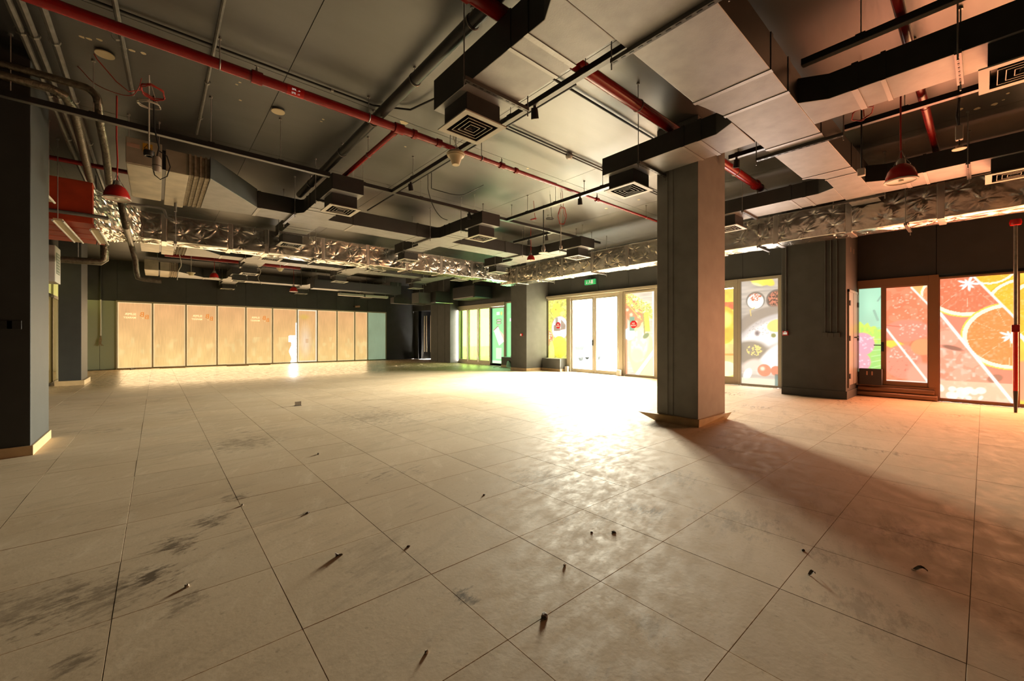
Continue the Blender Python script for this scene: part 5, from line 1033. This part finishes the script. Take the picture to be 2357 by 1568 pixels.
cable(smooth_path([atd(x, y, 13) for x, y in ((590, 610), (600, 625), (594, 640), (602, 655))]), .008, M_WCAB, 'pale cable dangling below the rear duct run'); cable(smooth_path([atd(x, y, 11) for x, y in ((413, 585), (417, 610), (410, 625), (408, 645))]), .012, M_WCAB, 'pale cable dangling beside the rear fan coil unit'); cable(smooth_path([atd(x, y, 4.0) for x, y in ((145, -8), (165, 6), (185, 13), (200, 12), (208, 2), (207, -15))]), .008, M_WCAB, 'white cable loop at the top left edge')

# fluorescent battens
def batten(a, b, label):
    a = Vector(a); b = Vector(b); t = thing('fluorescent_batten', (a + b) / 2, label, 'light fixture', 'fluorescent battens'); MB().bar(a, b, .10, .03).build('body', M_CREAM, t); d = (b - a).cross(Vector((0, 0, 1))).normalized() * .055
    for s in (-1, 1): MB().tube([a + d * s - Vector((0, 0, .02)), b + d * s - Vector((0, 0, .02))], .014, 8).build('tube', M_WHITE, t, True)
    rod(t, a.x, a.y, a.z + .02, 3.08 if a.y > 9.5 else ZC); rod(t, b.x, b.y, b.z + .02, 3.08 if b.y > 9.5 else ZC)
batten(at(133, 505, 'z', 3.0), at(181, 556, 'z', 3.0), 'twin tube batten under the red plenum'); batten(at(219, 528, 'z', 3.0), at(240, 560, 'z', 3.0), 'single batten at the right end of the red plenum'); batten(at(84, 434, 'z', 3.1), at(112, 462, 'z', 3.1), 'short batten half hidden by the left column')

# white wall unit
t = thing('wall_unit', (-1.85, 13.5, 2.43), 'white box unit with a side grille high beside the left column', 'air unit'); MB().box(-2.05, -1.67, 13.2, 13.84, 2.43, 3.22).build('casing', M_GREYP, t, bevel=.01); MB().box(-1.675, -1.655, 13.2, 13.84, 2.43, 3.22).build('face_plate', M_WHITE, t, bevel=.006); gr = MB().box(-1.66, -1.648, 13.32, 13.70, 2.62, 3.08).build('grille', M_GRILLE, t)
for k in range(7): MB().box(-1.652, -1.644, 13.32, 13.70, 2.64 + k * .064, 2.652 + k * .064).build('grille_slat', M_WHITE, gr)

# crowded services at the far right below the ceiling
def far_duct(x0, x1, y0, y1, z0, z1, label, m=M_DUCT):
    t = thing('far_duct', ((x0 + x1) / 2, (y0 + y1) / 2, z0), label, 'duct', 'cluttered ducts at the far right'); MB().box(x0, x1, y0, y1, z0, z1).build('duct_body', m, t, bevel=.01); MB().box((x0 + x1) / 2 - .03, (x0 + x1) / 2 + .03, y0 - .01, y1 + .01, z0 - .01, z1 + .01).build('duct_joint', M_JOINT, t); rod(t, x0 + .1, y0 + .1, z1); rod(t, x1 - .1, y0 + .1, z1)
far_duct(4.6, 8.2, 16.95, 17.5, 3.15, 3.5, 'flat black duct above the white glare at the back', M_BLACK); far_duct(8.9, 10.7, 19.2, 19.6, 2.95, 3.25, 'low duct near the far right corner'); far_duct(9.2, 10.7, 17.2, 17.9, 2.85, 3.35, 'boxy fan housing beside the green pier', M_COL); far_duct(5.75, 7.9, 17.6, 17.8, 3.0, 3.1, 'thin pale strip duct over the right lit panels', M_DIFF)
t = thing('ceiling_cassette', (10.0, 17.3, 2.8), 'black unit with a foil edge hanging beside the green pier', 'air unit'); MB().box(9.75, 10.6, 16.6, 17.1, 2.85, 3.4).build('body', M_BLACK, t, bevel=.02); MB().tube([(9.7, 16.55, 2.86), (10.65, 16.55, 2.86)], .03, 8).build('foil_edge', M_FOIL, t, True)
t = thing('ceiling_cassette', (10.6, 14.6, 2.95), 'glossy dark cassette hanging before the green glazed bay', 'air unit'); MB().box(10.2, 11.2, 14.2, 15.9, 2.95, 3.5).build('body', M_BLACK, t, bevel=.04); MB().box(10.19, 10.2, 14.3, 15.8, 2.96, 3.0).build('trim_strip', M_STEEL, t)

# ------------------------------------------------------------------ standing pole by the citrus window
bx, by = 10.48, -0.335; t = thing('service_pole', (bx, by, 0), 'thin service pole with a box standing before the citrus window', 'pole')
MB().tube([(bx, by, 1.42), (bx, by, 3.06)], .022, 12).build('upper_pole', M_COND, t, True); MB().tube([(bx, by, .35), (bx, by, 1.36)], .030, 12).build('lower_pole', M_REDS, t, True); MB().tube([(bx, by, 0.0), (bx, by, .35)], [.018, .03], 12).build('foot', M_BLACK, t, True); MB().box(bx - .045, bx + .045, by - .045, by + .045, 1.30, 1.42).build('switch_box', M_RED, t, bevel=.006); MB().lathe([(.0, -.05), (.06, -.04), (.07, 0), (.06, .05), (0, .055)], (bx, by, 3.07), 16).build('head', M_REDS, t, True)

# ------------------------------------------------------------------ hanging conduit on the far wall
q = at(232, 760, 'y', YF - .05); t = thing('hanging_conduit', (q.x, YF - .05, 1.3), 'white conduit with loose wires hanging on the pale green board', 'conduit'); MB().tube([(q.x, YF - .05, 1.30), (q.x, YF - .05, 2.66)], .028, 10).build('conduit', M_WHITE, t, True); MB().tube([(q.x, YF - .05, 2.66), (q.x, YF - .05, ZC)], .028, 10).build('upper_conduit', M_WALL, t, True)
for k in range(4): MB().tube(smooth_path([(q.x, YF - .06, 1.30), (q.x - .04 + .02 * k, YF - .08, 1.15), (q.x + .02 * k - .05, YF - .09, 1.0), (q.x + .05 * (k - 1.5), YF - .12, .92)], 4), .010, 6).build('wire', M_WOOD, t, True)
t = thing('wall_camera', (7.9, YF - .1, 2.95), 'small pinkish fitting on the wall above the ninth lit panel', 'wall fitting'); c = at(822, 706, 'y', YF - .1); MB().tube([(c.x - .12, YF - .15, c.z), (c.x + .12, YF - .12, c.z + .03)], [.05, .06], 10).build('body', M_LABEL, t, True); MB().box(c.x - .16, c.x - .1, YF - .15, YF, c.z - .03, c.z + .03).build('bracket', M_BLACK, t)

# timber and rods along the far wall
def stick(a, b, w, h, label, m=M_WOOD): tag(MB().bar(Vector(a) + Vector((0, 0, h / 2)), Vector(b) + Vector((0, 0, h / 2)), w, h).build('timber_offcut', m, bevel=.003), label, 'timber', 'offcuts along the far wall')
stick((-1.1, 21.62, 0), (-.15, 21.66, 0), .10, .05, 'timber offcut under the first lit panel'); stick((-.75, 21.45, 0), (-.62, 21.62, 0.0), .05, .04, 'short timber stub before the first lit panel', M_BLACK); stick((.1, 21.6, 0), (.9, 21.5, 0), .06, .04, 'thin offcut under the second lit panel'); stick((2.3, 21.5, 0), (3.1, 21.4, 0), .14, .05, 'offcut lying under the fourth lit panel'); stick((3.5, 21.5, 0), (3.95, 21.42, 0), .12, .05, 'offcut lying under the fifth lit panel')
t = thing('floor_bracket', (4.5, 9.0, 0), 'small upright metal bracket on the floor', 'bracket'); q = at(686, 934, 'z', 0); t.location = q; MB().box(q.x - .05, q.x + .05, q.y - .01, q.y + .01, 0, .075).box(q.x - .05, q.x + .05, q.y - .05, q.y + .05, 0, .006).build('plate', M_STEEL, t)
# rubbish by the low green box
t = thing('rubbish_heap', (10.3, 12.2, 0), 'crumpled sheet leaning on the low box by the green film', 'rubbish'); q = at(1188, 846, 'z', 0) - Vector((.5, 0, 0)); MB().add([(q.x, q.y - .3, 0), (q.x + .35, q.y - .1, .02), (q.x + .30, q.y + .2, .30), (q.x + .1, q.y + .1, .26), (q.x - .05, q.y, .05)], [(0, 1, 4), (1, 2, 3), (1, 3, 4)]).build('sheet', M_WHITE, t); MB().tube(smooth_path([(q.x - .3, q.y + .5, .02), (q.x - .2, q.y + .3, .05), (q.x - .25, q.y + .1, .02), (q.x - .1, q.y - .1, .03)]), .015, 6).build('cable_scrap', M_WCAB, t, True)

# ------------------------------------------------------------------ debris on the floor
def rock(px, py, s, m, label, flat=.6, seed=0):
    q = at(px, py, 'z', 0); g = random.Random(seed); bm = bmesh.new(); bmesh.ops.create_icosphere(bm, subdivisions=2, radius=1)
    for v in bm.verts:
        k = 1 + g.uniform(-.22, .22); v.co = Vector((v.co.x * s * k, v.co.y * s * k * .8, max(v.co.z * s * flat * k, -s * flat * .5)))
    me = bpy.data.meshes.new('floor_debris'); bm.to_mesh(me); bm.free(); me.materials.append(m); o = bpy.data.objects.new('floor_debris', me); COL.objects.link(o); o.location = (q.x, q.y, s * flat * .5); o.rotation_euler = (0, 0, g.uniform(0, 6)); tag(o, label, 'debris', 'bits of rubble on the floor')
rock(1253, 1421, .020, M_STONED, 'brown stone chip on a tile joint near the bottom centre', .5, 1); rock(430, 1352, .011, M_STONE, 'pale plaster crumb casting a long shadow at the lower left', .9, 2); rock(981, 1504, .009, M_STONE, 'small pale crumb near the bottom edge', .8, 3); rock(1300, 1303, .010, M_STONE, 'pale crumb beside a tile joint right of centre', .7, 4); rock(1413, 1226, .014, M_STONED, 'dark flat chip in the middle of a tile', .4, 5); rock(1362, 1226, .008, M_STONED, 'small dark chip left of the flat chip', .5, 6); rock(733, 1046, .014, M_STONE, 'pale crumb on the floor toward the lit panels', .8, 7); rock(1114, 1140, .009, M_STONED, 'tiny dark crumb above the floor centre', .6, 8); rock(940, 1259, .010, M_STONED, 'dark crumb left of the floor centre', .6, 9); rock(1849, 1268, .010, M_STONED, 'dark crumb right of the column shadow', .6, 10); rock(558, 1164, .010, M_STONE, 'pale crumb beside the left tile joint', .7, 11); rock(708, 1182, .014, M_STONED, 'dark crumb in a grime patch', .5, 12)
def leaf_bit(px, py, L_, label, rz):
    q = at(px, py, 'z', 0); t = MB(); n = 7; vs = []
    for i in range(n):
        u = i / (n - 1); w = .32 * L_ * math.sin(math.pi * u) ** .7; z = .004 + .012 * math.sin(u * 5); vs += [((u - .5) * L_, -w, z + .006), ((u - .5) * L_, 0, z), ((u - .5) * L_, w, z + .008)]
    fs = []
    for i in range(n - 1):
        for k in range(2): fs.append((i * 3 + k, i * 3 + k + 1, (i + 1) * 3 + k + 1, (i + 1) * 3 + k))
    t.add(vs, fs); o = t.build('dry_leaf', M_STONED); o.location = (q.x, q.y, 0); o.rotation_euler = (0, 0, rz); tag(o, label, 'leaf', 'dry leaves on the floor')
leaf_bit(2116, 1314, .065, 'dark curled leaf at the right in the reddish shade', 1.9); leaf_bit(780, 1281, .06, 'thin curled leaf left of the floor centre', .7); leaf_bit(1868, 1324, .04, 'small curled leaf on the tile right of centre', 2.4)

# ------------------------------------------------------------------ outdoors
tag(MB().box(FX + 0.22, 15, -30, 60, -0.12, -0.02).box(15, 90, -40, 90, -1.12, -0.98).build('outdoor_ground', M_GROUND), 'bright paving and lower street outside the entrance', kind='structure')
tag(MB().box(FX + 0.23, FX + 2.0, 7.2, 7.5, -0.1, 3.6).build('outdoor_light_blocker', M_GROUND), 'added unseen wall outside the entrance that blocks oblique daylight', kind='structure')  # unseen wall added to keep oblique daylight off the entrance pier
M_TYRE = mat('tyre_black', (0.0025, 0.0028, 0.0032), 1.0, spec=0.0)
q = atd(1345, 800, 41); t = thing('parked_car', (q.x, q.y, -.98), 'pale car parked outside, faint in the glare of the left entrance door', 'car'); z = -.98
prof = [(-2.1, .35), (-2.1, .75), (-1.9, .9), (-1.2, .98), (-.6, 1.42), (.8, 1.45), (1.45, 1.0), (2.0, .92), (2.1, .7), (2.1, .35)]
MB().prism3([(q.x + a, q.y - .82, z + h) for a, h in prof], (0, 1.64, 0)).build('body', M_WHITE, t, bevel=.05)
MB().add([(q.x - 1.18, q.y - .7, z + 1.0), (q.x - 1.18, q.y + .7, z + 1.0), (q.x - .64, q.y + .6, z + 1.40), (q.x - .64, q.y - .6, z + 1.40), (q.x - 1.12, q.y - .7, z + .99), (q.x - 1.12, q.y + .7, z + .99), (q.x - .6, q.y + .6, z + 1.38), (q.x - .6, q.y - .6, z + 1.38)], [(0, 1, 2, 3), (7, 6, 5, 4), (0, 4, 5, 1), (1, 5, 6, 2), (2, 6, 7, 3), (3, 7, 4, 0)]).build('windscreen', M_TYRE, t)
MB().box(q.x - 2.14, q.x - 2.09, q.y - .6, q.y + .6, z + .38, z + .52).build('grille', M_TYRE, t)
for dx in (-1.35, 1.35):
    for dy in (-.78, .62): MB().lathe([(0, 0), (.2, 0), (.32, .03), (.32, .17), (0, .17)], (q.x + dx, q.y + dy, z + .32), 20, 'y').build('wheel', M_TYRE, t)
